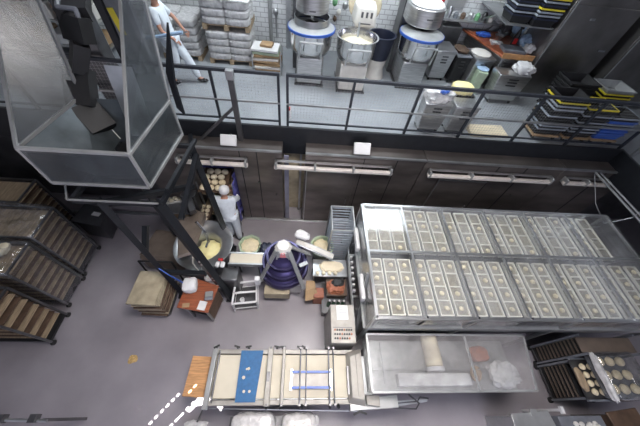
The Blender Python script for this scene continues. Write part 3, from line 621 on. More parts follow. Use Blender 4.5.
# ---------------------------------------------------------------- nesting crates
def crate_mb(cx, cy, z, w, d, h, rim=True):
    m = MB()
    def q(s): return [(cx + a * w / 2 * s, cy + b * d / 2 * s) for a, b in ((-1, -1), (1, -1), (1, 1), (-1, 1))]
    b0, t0, ti, bi = q(.86), q(1), q(.93), q(.80)
    vs = [(p[0], p[1], z) for p in b0] + [(p[0], p[1], z + h) for p in t0] + [(p[0], p[1], z + h) for p in ti] + [(p[0], p[1], z + .012) for p in bi]
    fs = [(3, 2, 1, 0), (12, 13, 14, 15)]
    for i in range(4):
        k = (i + 1) % 4; fs += [(i, k, 4 + k, 4 + i), (4 + i, 4 + k, 8 + k, 8 + i), (8 + i, 8 + k, 12 + k, 12 + i)]
    m._add(vs, fs)
    if rim: rim_mb(w, d, h, m, cx, cy, z)
    return m
def rim_mb(w, d, h, m=None, cx=0, cy=0, z=0):
    m = m or MB(); h += .001
    m.box(cx - w / 2 - .012, cx + w / 2 + .012, cy - d / 2 - .012, cy - d / 2 + .004, z + h - .025, z + h + .004)
    m.box(cx - w / 2 - .012, cx - w / 2 + .004, cy - d / 2 + .004, cy + d / 2 + .012, z + h - .025, z + h + .004)
    m.box(cx + w / 2 - .004, cx + w / 2 + .012, cy - d / 2 + .004, cy + d / 2 + .012, z + h - .025, z + h + .004)
    m.box(cx - w / 2 + .004, cx + w / 2 - .004, cy + d / 2 - .004, cy + d / 2 + .012, z + h - .025, z + h + .004)
    return m
protos = {}
def crate(cx, cy, z, c, lab, grp, w=.62, d=.46, h=.16):
    k = (c, w, d, h)
    if k not in protos:
        protos[k] = o = single('plastic_crate', crate_mb(0, 0, 0, w, d, h, c not in ('yellow', 'navy', 'grey_plastic')), {'yellow': 'black', 'navy': 'black', 'grey_plastic': 'black'}.get(c, c), lab, 'crate', (0, 0, 0), grp)
        if c in ('yellow', 'navy', 'grey_plastic'): part('rim', rim_mb(w, d, h), {'grey_plastic': 'rim_grey'}.get(c, c), o)
        o.location = (cx, cy, z); return o
    return dup(protos[k], (cx, cy, z), lab, grp)
CN = dict(navy='navy-rimmed', yellow='yellow-rimmed', grey_plastic='grey-rimmed', blue_bright='blue', steel_light='pale grey', black='black')
def stack(cx, cy, z, cols, where, step=.075, **kw):
    for k, c in enumerate(cols):
        crate(cx + random.uniform(-.008, .008), cy, z + k * step, c, '%s nesting crate, %s up in the %s' % (CN[c], ORD[k] if k < 12 else 'topmost', where), 'crates in the ' + where, **kw)
for cx, cy, lab in ((5.35, 5.08, 'left'), (6.05, 5.06, 'middle'), (6.72, 5.05, 'right')):
    d = thing('crate_dolly', 'low tan dolly under the %s crate stack behind the rail' % lab, 'dolly', (cx, cy, Z2), 'dollies under the crate stacks')
    part('deck', MB().box(cx - .30, cx + .30, cy - .24, cy + .24, Z2 + .08, Z2 + .12), 'card', d)
    for a in (-.24, .24):
        for b in (-.18, .18): part('wheel', MB().tube((cx + a - .015, cy + b, Z2 + .04), (cx + a + .015, cy + b, Z2 + .04), .04, 10), 'rubber', d)
stack(5.35, 5.08, Z2 + .122, ['grey_plastic', 'grey_plastic', 'black', 'black', 'grey_plastic', 'black', 'grey_plastic', 'grey_plastic', 'yellow', 'black'], 'left stack behind the rail')
stack(6.05, 5.06, Z2 + .122, ['grey_plastic', 'grey_plastic', 'grey_plastic', 'grey_plastic', 'black', 'grey_plastic', 'black', 'yellow'], 'middle stack behind the rail')
stack(6.72, 5.05, Z2 + .122, ['blue_bright', 'blue_bright', 'blue_bright', 'grey_plastic', 'blue_bright', 'grey_plastic'], 'right stack behind the rail')
d = thing('crate_dolly', 'low dolly under the tall black crate stack before the fridge', 'dolly', (5.95, 5.75, Z2), 'dollies under the crate stacks'); part('deck', MB().box(5.65, 6.25, 5.53, 5.97, Z2 + .06, Z2 + .12), 'card', d)
for a in (-.22, .22): part('wheel', MB().tube((5.95 + a - .015, 5.75, Z2 + .031), (5.95 + a + .015, 5.75, Z2 + .031), .03, 10), 'rubber', d)
d = thing('crate_dolly', 'low dolly under the crate stack topped with yellow and grey', 'dolly', (6.85, 5.75, Z2), 'dollies under the crate stacks'); part('deck', MB().box(6.55, 7.15, 5.53, 5.97, Z2 + .06, Z2 + .12), 'card', d)
for a in (-.22, .22): part('wheel', MB().tube((6.85 + a - .015, 5.75, Z2 + .031), (6.85 + a + .015, 5.75, Z2 + .031), .03, 10), 'rubber', d)
stack(5.95, 5.75, Z2 + .122, ['black'] * 10, 'tall black stack before the fridge', w=.66, d=.5)
stack(6.85, 5.75, Z2 + .122, ['black'] * 6 + ['yellow', 'yellow', 'steel_light'], 'far right stack', w=.66, d=.5)
# trays on the high shelf at the top edge
t = thing('high_shelf', 'steel wall shelf high behind the fridges carrying stacked trays', 'shelf', (5.3, 7.95, 4.1)); part('board', MB().box(4.35, 5.46, 6.80, 8.28, 4.22, 4.25), 'steel', t)
for x in (4.5, 5.4): part('bracket', MB().beam((x, 8.27, 3.85), (x, 7.5, 4.21), .03), 'steel', t)
stack(4.65, 7.1, 4.252, ['navy', 'grey_plastic', 'navy', 'grey_plastic', 'navy', 'navy'], 'left pile on the high shelf', step=.06, w=.48)
stack(5.14, 6.98, 4.252, ['navy', 'grey_plastic', 'grey_plastic', 'yellow', 'navy', 'grey_plastic', 'yellow', 'navy'], 'right pile on the high shelf', step=.06, w=.5)

# ================================================================ hopper tower at the left
zt, zb = 3.95, 3.40
FL, FR, BR_, BL = (-3.10, 2.36), (-1.93, 2.36), (-1.83, 3.45), (-2.95, 3.42)
t = thing('dough_hopper', 'large open steel hopper with high side shields on black legs', 'hopper', (-2.5, 2.9, 0))
part('front_panel', MB().slab([(*FL, zb), (*FR, zb), (*FR, zt), (*FL, zt)], .012), 'hopper_plexi', t)
part('side_panel', MB().slab([(*FR, zb), (*BR_, zb), (*BR_, zt), (*FR, zt)], .012), 'hopper_plexi', t)
part('side_panel', MB().slab([(*FL, zb), (*BL, zb), (*BL, zt), (*FL, zt)], .012), 'hopper_plexi', t)
part('back_panel', MB().slab([(-2.62, 3.44, zb), (*BR_, zb), (BR_[0], BR_[1], 4.30), (-2.42, 3.44, 4.30)], .012), 'hopper_plexi', t)
part('shield', MB().slab([(*FR, zt), (*BR_, zt), (-1.82, 3.73, 5.0), (-2.05, 3.66, 5.0)], .012), 'hopper_plexi', t)
part('shield', MB().slab([(*FL, zt), (*BL, zt), (-2.87, 3.60, 5.0), (-3.42, 3.62, 4.9)], .012), 'hopper_plexi', t)
ox0, ox1, oy0, oy1, oz = -2.62, -2.06, 2.50, 3.22, 3.42
part('slope_panel', MB().slab([(*FL, zt - .02), (*BL, zt - .02), (ox0, oy1, oz), (ox0, oy0, oz)], .01), 'hopper_steel', t)
part('slope_panel', MB().slab([(*BR_, zt - .02), (*FR, zt - .02), (ox1, oy0, oz), (ox1, oy1, oz)], .01), 'hopper_steel', t)
part('slope_panel', MB().slab([(*FL, zt - .03), (*FR, zt - .03), (ox1, oy0, oz), (ox0, oy0, oz)], .01), 'hopper_steel', t)
part('slope_panel', MB().slab([(*BL, zt - .03), (*BR_, zt - .03), (ox1, oy1, oz), (ox0, oy1, oz)], .01), 'hopper_steel', t)
part('outlet', MB().slab([(ox0, oy0, 3.36), (ox1, oy0, 3.36), (ox1, oy1, 3.36), (ox0, oy1, 3.36)], .02), 'black', t)
e = MB()
for a, b in ((FL, FR), (FR, BR_), (FL, BL)): e.beam((*a, zt), (*b, zt), .035)
for a in (FL, FR, BR_): e.beam((*a, zb), (*a, zt), .03)
for a, b in ((FL, FR), (FR, BR_)): e.beam((*a, zb), (*b, zb), .04)
part('rim', e, 'steel_light', t)
e = MB().beam((*FR, zt), (-2.05, 3.66, 5.0), .03).beam((*BR_, zt), (-1.82, 3.73, 5.0), .03).beam((*BL, zt), (-2.87, 3.60, 5.0), .03).beam((*FL, zt), (-3.42, 3.62, 4.9), .03).beam((*BL, zt - .02), (ox0, oy1, oz + .01), .015).beam((*FL, zt - .02), (ox0, oy0, oz + .01), .015)
part('shield_edge', e, 'steel_light', t)
f = MB()
zf = 3.12
for a, b in (((-3.0, 2.30), (-1.90, 2.30)), ((-1.86, 2.30), (-1.78, 3.50)), ((-3.0, 2.30), (-2.95, 3.5)), ((-2.95, 3.5), (-1.78, 3.5))): f.beam((*a, zf), (*b, zf), .05, .07)
part('frame', f, 'black_steel', t)
part('frame_lip', MB().beam((-3.02, 2.27, zf + .05), (-1.88, 2.27, zf + .05), .02).beam((-3.16, 2.5, zf + .05), (-3.02, 2.27, zf + .05), .02), 'steel_light', t)
def leg(a, b, w=.10):
    l = part('leg', MB().beam(a, b, w, w), 'black_steel', t); part('foot_plate', MB().bx((b[0], b[1], .01), (.18, .18, .02)), 'black_steel', l)
    return l
leg((-2.68, 2.32, zf), (-2.48, 2.14, .02), .09)
l2 = leg((-1.92, 2.32, zf), (-1.43, 2.08, .02), .12)
bo = MB()
for z in (.7, .8, 1.0, 1.1, 1.6, 1.7):
    k = 1 - z / zf; bo.tube((-1.92 + .49 * k, 2.32 - .24 * k - .06, z), (-1.92 + .49 * k, 2.32 - .24 * k - .08, z), .02)
part('bolt', bo, 'steel', l2)
leg((-1.80, 3.50, zf), (-1.62, 3.32, .02), .10); leg((-2.95, 3.45, zf), (-2.75, 3.3, .02), .10)
part('brace', MB().beam((-2.59, 2.24, 1.0), (-1.75, 2.2, 1.05), .08), 'black_steel', t)
part('brace', MB().beam((-2.62, 2.24, 1.75), (-2.62, 2.62, 2.05), .08), 'black_steel', t)
part('brace', MB().beam((-2.68, 2.32, 3.05), (-2.0, 3.45, 2.2), .08), 'black_steel', t)
part('brace', MB().beam((-1.83, 2.45, 2.55), (-1.72, 3.45, 3.0), .07), 'black_steel', t)
part('brace', MB().beam((-1.80, 3.46, 2.95), (-2.25, 4.54, 2.5), .07), 'black_steel', t)
part('under_rail', MB().beam((-1.76, 2.40, 3.3), (-1.66, 3.45, 3.3), .05), 'black_steel', t)
# lift column, arm
t = thing('bowl_lift', 'black bowl lift column with curved tipping arm above the hopper', 'lift', (-3.6, 4.75, Z2))
part('column', MB().box(-3.72, -3.36, 4.80, 5.1, Z2, 5.4), 'steel_dark', t, bevel=.01)
part('column', MB().box(-3.12, -3.0, 4.85, 4.98, Z2, 5.3), 'black_steel', t, bevel=.01)
g = part('side_panel', MB().box(-2.98, -2.62, 4.86, 4.95, 3.3, 5.0), 'grey_plastic', t, bevel=.01)
part('warning_label', MB().bx((-2.90, 4.85, 4.32), (.09, .008, .36), 0, (0, -.12)), 'yellow', g)
pts = [V((-2.75, 3.80, 4.75)), V((-2.78, 3.72, 4.5)), V((-2.93, 3.62, 4.2)), V((-2.93, 3.32, 3.86)), V((-2.70, 3.15, 3.62))]
pts[0:0] = [V((-3.30, 4.82, 4.70)), V((-2.95, 4.3, 4.85))]
a = MB()
for p, q in zip(pts, pts[1:]): a.beam(p, q, .32, .16)
for p in pts[1:-1]: a.blob(p, (.10, .10, .08), 1)
part('tipping_arm', a, 'black', t, smooth=True)
part('arm_cap', MB().path([pts[1] + V((-.10, 0, .10)), pts[2] + V((-.10, -.04, .09)), pts[2] + V((.10, -.05, .09)), pts[3] + V((.12, -.05, .05))], .025), 'grey_plastic', t)
# green-grey guide plate on the hopper back
single('guide_plate', MB().slab([(-2.42, 3.40, 4.4), (-2.1, 3.40, 4.4), (-2.08, 3.22, 3.5), (-2.42, 3.22, 3.5)], .015), 'steel', 'greenish grey guide plate inside the hopper below the tipping arm', 'plate', (-2.4, 3.3, 3.5))
single('black_fin', MB().slab([(-1.70, 3.86, 4.75), (-1.86, 3.72, 4.2), (-1.79, 3.52, 3.80), (-1.72, 3.52, 3.70), (-1.75, 3.62, 4.1)], .03), 'black_steel', 'narrow black pointed plate rising behind the right side of the hopper', 'plate', (-1.7, 3.6, 3.7))
# cables and hoses of the tower
single('air_hose', MB().path([V((-2.05, 2.62, 2.2)), V((-1.98, 2.5, 1.8)), V((-1.95, 2.42, 1.45)), V((-2.0, 2.35, 1.2)), V((-1.9, 2.25, 1.0)), V((-1.72, 2.15, .93)), V((-1.6, 2.2, 1.1)), V((-1.72, 2.3, 1.4)), V((-1.9, 2.44, 1.48))], .012, 6), 'hose', 'pale looping hose beside the black hopper leg', 'hose', (-1.9, 2.4, .9))
single('blue_hose', MB().path([V((-2.55, 2.18, 1.3)), V((-2.36, 2.1, 1.15)), V((-2.2, 2.05, 1.0)), V((-2.05, 1.98, .9))], .01, 6), 'blue_bright', 'thin blue hose between hopper leg and red-brown table', 'hose', (-2.3, 2.1, .9))
# bowl with wide flange and pale dough, under hopper
bc = (-2.0, 2.93)
t = thing('dough_bowl', 'wide steel bowl with broad flange and pale dough beside the hopper legs', 'bowl', (*bc, 0))
R = .60
part('shell', MB().lathe([(.34, .30), (.38, .45), (R - .04, .84), (R, .90), (R + .01, .93), (R - .02, .93), (R - .22, .88), (R - .26, .82), (R - .30, .55), (.2, .42), (.001, .42)], (*bc, 0), 40), 'steel', t, smooth=True)
part('base', MB().lathe([(.36, 0), (.38, .04), (.34, .10), (.30, .30)], (*bc, 0), 28), 'steel_dark', t, smooth=True)
part('dough', MB().blob((bc[0] + .05, bc[1], .60), (.27, .27, .12), 3, amp=.25, f=3), 'butter', t, smooth=True)
# tall brown-grey machine hood left of the bowl
t = thing('machine_hood', 'brown-grey steel hood standing over the left half of the flanged bowl', 'machine', (-2.5, 3.3, 0))
part('hood', MB().hexa([(-2.34, 2.46), (-2.06, 2.56), (-2.02, 3.10), (-2.14, 3.58), (-2.60, 3.42)], 1.14, 1.20, [(-2.32, 2.50), (-2.12, 2.60), (-2.08, 3.10), (-2.18, 3.52), (-2.55, 3.38)]), 'hood_brown', t, bevel=.01)
part('hood_body', MB().hexa([(-2.30, 3.20), (-2.10, 3.15), (-2.08, 3.60), (-2.36, 3.70)], .97, 1.139), 'hood_brown', t, bevel=.01)
part('stem', MB().box(-2.55, -2.25, 3.74, 3.94, 0, 1.5), 'steel_dark', t, bevel=.01)
part('arm', MB().beam((-2.4, 3.8, 1.42), (-2.2, 3.4, 1.42), .12), 'steel_dark', t)
part('hook', MB().path([V((-2.05, 3.10, 1.5)), V((-1.93, 3.05, 1.2)), V((-1.92, 3.0, .9)), V((-1.98, 2.94, .78))], .03), 'chrome', t)
# tan tub
t = thing('round_tub', 'big brown-grey round-cornered covered tub below the hopper between the legs', 'tub', (-2.95, 2.75, 0))
part('body', MB().hexa([(-3.45, 2.72), (-2.55, 2.66), (-2.62, 3.42), (-3.3, 3.5)], .02, .60), 'hood_brown', t, bevel=.10)
part('rim', MB().hexa([(-3.40, 2.78), (-2.62, 2.72), (-2.68, 3.36), (-3.26, 3.44)], .601, .615), 'hood_brown', t, bevel=.006)
# back table with scraper and dough pieces
t = thing('work_bench', 'steel bench with dough pieces behind the hopper legs', 'bench', (-2.8, 4.0, 0))
part('top', MB().box(-3.22, -2.45, 3.72, 4.18, .86, .90), 'steel', t, bevel=.005)
for x in (-3.16, -2.52):
    for y in (3.78, 4.12): part('leg', MB().beam((x, y, 0), (x, y, .86), .04), 'steel_dark', t)
part('shelf', MB().box(-3.18, -2.5, 3.76, 4.14, .3, .33), 'wood_pale', t)
single('long_scraper', MB().beam((-3.18, 3.95, .925), (-2.5, 4.14, .925), .05, .02).tube((-3.3, 3.915, .925), (-3.17, 3.95, .925), .02), 'offwhite', 'long pale scraper lying along the steel bench', 'scraper', (-2.8, 4.0, .9))
nb = 0; db0 = None
def ball(x, y, z, r, m, lab, grp, h=.7):
    k = ('b', m)
    if k not in protos:
        protos[k] = o = single('dough_ball', MB().blob((0, 0, 0), (1, 1, h), 2, amp=.12, f=2), m, lab, 'dough', (0, 0, 0), grp, smooth=True)
    else: o = dup(protos[k], (0, 0, 0), lab, grp)
    o.location = (x, y, z + r * h * .95); o.scale = (r, r, r); o.rotation_euler.z = random.uniform(0, 6); return o
for k, (x, y) in enumerate(((-3.1, 4.1), (-3.0, 4.05), (-2.95, 4.13), (-2.86, 4.10))): ball(x, y, .90, .055, 'dough_pale', 'round dough piece on the steel bench behind the hopper legs', 'dough pieces on the steel bench')
# vertical bread rack piece next to worker
t = thing('roll_basket', 'brown basket of small brown rolls left of the worker', 'basket', (-2.22, 3.72, 0))
part('basket', MB().hexa([(-2.4, 3.55), (-2.08, 3.55), (-2.08, 3.95), (-2.4, 3.95)], .72, .9, [(-2.43, 3.52), (-2.05, 3.52), (-2.05, 3.98), (-2.43, 3.98)]), 'brown', t)
part('stand', MB().box(-2.36, -2.12, 3.6, 3.9, 0, .72), 'steel_dark', t)
for i in range(3):
    for j in range(4): ball(-2.36 + i * .12, 3.58 + j * .115, .90, .052, 'cream', 'small golden roll in the basket left of the worker', 'rolls in the brown basket')
# covered rack of rolls
t = thing('covered_rack', 'rack of dough rolls under crumpled blue film that the worker reaches into', 'rack', (-1.9, 4.35, 0))
for x in (-2.26, -1.5):
    for y in (4.06, 4.7): part('post', MB().beam((x, y, .05), (x, y, 1.62), .03), 'steel', t)
for z in (.4, .8, 1.2): part('shelf', MB().box(-2.25, -1.51, 4.07, 4.69, z, z + .02), 'wood_pale', t)
part('tray', MB().box(-2.24, -1.62, 3.95, 4.69, 1.42, 1.45), 'brown', t)
def fz(x, y): return 1.72 + .05 * noise.noise(V((x * 7, y * 7, 0))) 
part('film_cover', MB().cloth(-2.52, -1.48, 4.50, 4.72, lambda x, y: 1.66 + .05 * noise.noise(V((x * 8, y * 8, 0)))), 'blue_film', t, smooth=True)
c = MB(); n = 16; vs = []
for j in range(n + 1):
    for i in range(7):
        z = .25 + 1.45 * j / n; y = 4.0 + .7 * i / 6; vs.append((-1.47 + .045 * noise.noise(V((y * 8, z * 4, 2))) + .03 * math.sin(i * 2.1), y, z))
c._add(vs, [(j * 7 + i, j * 7 + i + 1, (j + 1) * 7 + i + 1, (j + 1) * 7 + i) for j in range(n) for i in range(6)])
fc = part('film_side', c, 'blue_film', t, smooth=True); sm = fc.modifiers.new('s', 'SOLIDIFY'); sm.thickness = .006
for i in range(3):
    for j in range(4):
        ball(-2.13 + i * .165 + (j % 2) * .05, 4.03 + j * .165, 1.45, .080, 'dough' if j < 2 else 'dough_pale', 'round pale dough ball on the rack tray before the white-capped worker', 'dough balls on the rack tray')

# ---------------------------------------------------------------- stacked boards trolley
t = thing('board_trolley', 'low black trolley with push handle under the pile of tan boards', 'trolley', (-2.83, 1.98, 0))
part('deck', MB().box(-3.08, -2.56, 1.66, 2.32, .14, .18), 'steel_dark', t)
for a in (-3.0, -2.64):
    for b in (1.74, 2.24): part('wheel', MB().tube((a - .015, b, .06), (a + .015, b, .06), .06, 12), 'rubber', t)
part('handle', MB().path([V((-3.14, 2.40, .14)), V((-3.14, 2.46, .98)), V((-2.50, 2.46, .98)), V((-2.5, 2.40, .14))], .018), 'black', t)
for k in range(14):
    z = .182 + k * .052
    single('dough_board', MB().bx((-2.83 + random.uniform(-.02, .02), 1.98 + random.uniform(-.03, .02), z + .022), (.52 - .003 * (k % 3), .66, .040), random.uniform(-.04, .04)), 'board_tan' if k > 9 else ('brown', 'board_tan', 'brown')[k % 3],
           'tan wooden dough board, %s in the pile on the black trolley' % ('topmost' if k == 13 else (ORD[k] + ' from the bottom') if k < 12 else 'second from the top'), 'board', (-2.83, 1.98, z), 'dough boards piled on the trolley', bevel=.008)
# ---------------------------------------------------------------- red-brown table
t = thing('small_table', 'small red-brown topped steel table with papers beside the black leg', 'table', (-1.87, 1.85, 0))
part('top', MB().hexa([(-2.22, 1.62), (-1.63, 1.53), (-1.53, 2.06), (-2.15, 2.24)], .76, .80), 'wood_red', t, bevel=.006)
for p in ((-2.12, 1.68), (-1.70, 1.60), (-1.60, 2.02), (-2.08, 2.14)): part('leg', MB().beam((*p, 0), (*p, .76), .04), 'steel', t)
part('lower_shelf', MB().hexa([(-2.12, 1.68), (-1.70, 1.60), (-1.60, 2.02), (-2.08, 2.14)], .30, .33), 'steel_dark', t)
part('side_panel', MB().slab([(-1.665, 1.60, .12), (-1.575, 2.02, .12), (-1.575, 2.02, .70), (-1.665, 1.60, .70)], .01), 'brown', t)
t = thing('bench_scale', 'grey weighing scale with dark display on the red-brown table', 'scale', (-1.66, 1.83, .8)); part('body', MB().bx((-1.67, 1.84, .825), (.15, .17, .05), .15), 'grey_plastic', t, bevel=.01); part('platter', MB().bx((-1.67, 1.87, .857), (.13, .10, .01), .15), 'steel_light', t)
single('paper_sheet', MB().bx((-1.76, 1.66, .803), (.15, .17, .004), -.15), 'white', 'white paper sheet near the front edge of the red-brown table', 'paper', (-1.76, 1.66, .8))
single('small_card', MB().bx((-2.06, 1.66, .805), (.13, .08, .008), .1), 'card', 'small tan card at the front left corner of the red-brown table', 'card', (-2.06, 1.66, .8))
single('white_bundle', MB().pillow((-2.05, 2.02, .90), (.26, .28, .19), rz=.2, amp=.15, pw=4), 'white', 'bulky white bundle at the back left of the red-brown table', 'bundle', (-2.05, 2.0, .8), smooth=True)
t = thing('control_box', 'dark control box with levers behind the red-brown table', 'box', (-1.95, 2.32, 0)); part('body', MB().bx((-1.95, 2.29, .76), (.36, .10, .14), .05), 'steel_dark', t, bevel=.01); part('stand', MB().box(-2.0, -1.9, 2.25, 2.33, 0, .70), 'steel_dark', t)
for k in range(4): part('knob', MB().tube((-2.08 + k * .09, 2.29, .828), (-2.08 + k * .09, 2.29, .87), .015), ('black', 'red', 'steel', 'black')[k], t)
single('pink_cloth', MB().pillow((-1.74, 2.22, .86), (.18, .15, .10), amp=.3), 'offwhite', 'pinkish pale cloth at the back right of the red-brown table', 'cloth', (-1.74, 2.2, .8), smooth=True)
t = thing('hanging_gloves', 'pair of white gloves with red cuffs hanging by the bowl edge', 'gloves', (-1.56, 2.48, .9))
for dx in (-.05, .05): 
    g = part('glove', MB().pillow((-1.56 + dx, 2.46, .93), (.09, .13, .07), amp=.2), 'white', t, smooth=True); part('cuff', MB().tube((-1.56 + dx * .6, 2.53, .97), (-1.56 + dx * .4, 2.57, 1.0), .025), 'red', g)
# machine block below gloves
t = thing('dark_cabinet', 'dark steel cabinet between the black leg and the conveyor stub', 'cabinet', (-1.42, 2.3, 0)); part('body', MB().box(-1.56, -1.2, 2.18, 2.48, .05, .78), 'steel_dark', t, bevel=.03); part('plinth', MB().box(-1.52, -1.24, 2.22, 2.44, 0, .05), 'black', t)
# dolly
t = thing('frame_dolly', 'small white open frame dolly standing empty on the floor', 'dolly', (-1.04, 2.05, 0))
fr = MB(); fr2 = MB()
A = [(-1.29, 1.82), (-.80, 1.88), (-.86, 2.33), (-1.30, 2.27)]
for i in range(4): fr.beam((*A[i], .42), (*A[(i + 1) % 4], .42), .035); fr2.beam((*A[i], .12), (*A[(i + 1) % 4], .12), .03)
fr.beam((-1.295, 2.05, .42), (-.83, 2.1, .42), .035); part('upper_frame', fr, 'white', t); part('lower_frame', fr2, 'white', t)
for p in A: part('post', MB().beam((*p, .08), (*p, .42), .03), 'white', t); part('wheel', MB().tube((p[0] - .015, p[1], .04), (p[0] + .015, p[1], .04), .04, 10), 'white', t)
single('white_cup', MB().lathe([(.04, 0), (.05, .1), (.042, .1), (.035, .01), (.001, .01)], (-1.14, 1.98, .14), 14), 'white', 'small white cup inside the open frame dolly', 'cup', (-1.14, 1.98, .14))
part('shelf', MB().hexa(A, .125, .137), 'steel_dark', bpy.data.objects['frame_dolly'])
# conveyor stub
t = thing('short_conveyor', 'short cream belt conveyor leading to the purple cone machine', 'conveyor', (-1.03, 2.63, 0))
part('belt', MB().box(-1.40, -.70, 2.52, 2.74, .87, .90), 'belt', t, bevel=.01)
part('side_rail', MB().box(-1.42, -.68, 2.49, 2.52, .80, .91), 'steel', t); part('side_rail', MB().box(-1.42, -.68, 2.74, 2.77, .80, .91), 'steel', t)
for x in (-1.3, -.8):
    for y in (2.53, 2.73): part('leg', MB().beam((x, y, 0), (x, y, .8), .04), 'steel_dark', t)
# tubs of dough
def tub(cx, cy, z, r, n, lab, wm='green_rim', stand=None, dm_='dough'):
    t = thing('dough_tub', lab, 'tub', (cx, cy, stand if stand is not None else 0)); 
    part('tub', MB().lathe([(r * .8, z - .3), (r * .98, z), (r * 1.04, z + .02), (r * .90, z + .02), (r * .72, z - .2), (.001, z - .21)], (cx, cy, 0), n), wm, t)
    part('dough', MB().blob((cx, cy, z - .08), (r * .8, r * .8, .09), 3, amp=.4, f=4), dm_, t, smooth=True)
    if z > .35: part('stand', MB().lathe([(r * .7, 0), (r * .6, .03), (r * .55, z - .31), (r * .7, z - .30)], (cx, cy, 0), 14), 'steel_dark', t)
tub(-1.09, 3.14, .58, .26, 8, 'pale green eight-sided tub of lumpy dough left of the cone machine')
tub(.57, 3.10, .70, .27, 26, 'round pale green tub of dough right of the cone machine')
# ---------------------------------------------------------------- conical rounder
cc = (-.27, 2.60)
t = thing('cone_rounder', 'dark purple conical dough rounder with grey arms over its cone', 'machine', (*cc, 0))
prof = [(.44, .50), (.52, .56), (.53, .66), (.47, .76), (.42, .80), (.45, .84), (.45, .90), (.38, 1.0), (.32, 1.04), (.35, 1.08), (.34, 1.14), (.26, 1.24), (.21, 1.28), (.20, 1.34), (.12, 1.44), (.001, 1.45)]
part('cone', MB().lathe(prof, (*cc, 0), 44), 'purple', t, smooth=True)
g = MB()
for r, z in ((.50, .74), (.43, .945), (.33, 1.165)): g.lathe([(r - .03, z), (r + .015, z), (r + .02, z + .02), (r - .02, z + .02)], (*cc, 0), 40, closed=False)
part('guide_track', g, 'purple_light', t)
part('top_cap', MB().lathe([(.16, 1.44), (.17, 1.50), (.12, 1.58), (.001, 1.60)], (*cc, 0), 8), 'offwhite', t)
part('pink_label', MB().slab([(cc[0] - .06, cc[1] - .175, 1.40), (cc[0] + .06, cc[1] - .175, 1.40), (cc[0] + .035, cc[1] - .15, 1.53), (cc[0] - .035, cc[1] - .15, 1.53)], .01), 'pink', t)
part('front_cap', MB().slab([(cc[0] - .14, cc[1] - .17, 1.30), (cc[0] + .14, cc[1] - .17, 1.30), (cc[0] + .11, cc[1] - .12, 1.54), (cc[0] - .11, cc[1] - .12, 1.54)], .015), 'steel_light', t)
for a, b in (((-.40, 2.52, 1.50), (-.72, 2.28, .72)), ((-.15, 2.50, 1.50), (.18, 2.08, .66)), ((-.12, 2.62, 1.48), (.28, 2.78, .9)), ((.06, 2.40, 1.1), (.22, 2.5, 1.05))): part('arm', MB().beam(a, b, .085, .035), 'steel_light', t, bevel=.005)
part('base', MB().hexa([(-.62, 2.20), (.12, 2.20), (.2, 3.0), (-.7, 3.0)], .10, .52), 'steel', t, bevel=.02)
part('apron', MB().box(-.66, -.12, 2.02, 2.22, .22, .50), 'board_tan', t, bevel=.01)
for x in (-.58, .08):
    for y in (2.26, 2.92): part('foot', MB().tube((x, y, 0), (x, y, .11), .04), 'steel_dark', t)
part('switch_box', MB().box(-.84, -.74, 2.16, 2.26, .60, .86), 'white', t, bevel=.01); part('switch_bracket', MB().beam((-.76, 2.22, .66), (-.5, 2.4, .6), .04), 'steel', t)
single('dark_bag', MB().pillow((-.66, 2.90, .8), (.3, .3, .3), amp=.3), 'navy', 'dark bag slumped behind the cone machine on its left', 'bag', (-.66, 2.9, .6), smooth=True)
t = thing('output_conveyor', 'narrow steel chute conveyor leaving the cone machine to the right', 'conveyor', (.5, 2.95, 0))
part('trough', MB().beam((-.02, 3.02, 1.02), (.80, 2.74, .86), .16, .04), 'steel', t, bevel=.01); part('belt', MB().beam((-.02, 3.02, 1.045), (.80, 2.74, .885), .10, .012), 'offwhite', t)
for p, z in (((.1, 2.98), .96), ((.7, 2.78), .84)): part('leg', MB().beam((*p, 0), (*p, z), .04), 'steel_dark', t)
single('flour_bag', MB().pillow((.10, 3.12, 1.12), (.32, .2, .12), rz=-.3, amp=.25), 'white', 'white bag lying at the upper end of the steel chute', 'bag', (.1, 3.1, 1.05), smooth=True)
single('cardboard_box', MB().hexa([(.22, 2.10), (.44, 2.16), (.42, 2.34), (.23, 2.34)], .0, .5), 'card', 'brown cardboard box on the floor right of the cone machine', 'box', (.2, 2.3, 0), bevel=.01)
single('cardboard_flap', MB().slab([(.22, 2.10, .512), (.44, 2.16, .512), (.52, 2.0, .38), (.22, 1.92, .38)], .01), 'card', 'open flap of brown cardboard leaning on the box', 'cardboard', (.2, 2.1, .4))
# bench of dough
t = thing('dough_bench', 'floured steel bench between the cone machine and the tray rack', 'bench', (.78, 2.5, 0))
part('top', MB().box(.36, 1.12, 2.36, 2.76, .66, .70), 'steel', t, bevel=.006)
part('shelf', MB().box(.58, 1.12, 1.70, 2.36, .28, .31), 'steel_dark', t)
for x in (.40, 1.08):
    for y in (2.40, 2.72): part('leg', MB().beam((x, y, 0), (x, y, .66), .04), 'steel_dark', t)
for y in (1.74,):
    for x in (.62, 1.08): part('leg', MB().beam((x, y, 0), (x, y, .28), .04), 'steel_dark', t)
single('dough_sheet', MB().pillow((.78, 2.58, .73), (.5, .25, .06), amp=.2), 'cream', 'flattened pale dough piece on the floured steel bench', 'dough', (.78, 2.58, .7), smooth=True)
for k in range(4): ball(.46 + .13 * k, 2.42, .70, .045, 'dough_pale', 'small dough piece along the front edge of the floured bench', 'small dough pieces on the floured bench')
t = thing('red_crate', 'red-brown crate with orange and dark cloths before the floured bench', 'crate', (.88, 2.16, .31))
part('crate', MB().hexa([(.70, 2.02), (1.06, 2.02), (1.06, 2.32), (.70, 2.32)], .312, .60, [(.66, 1.98), (1.10, 1.98), (1.10, 2.34), (.66, 2.34)]), 'brown', t)
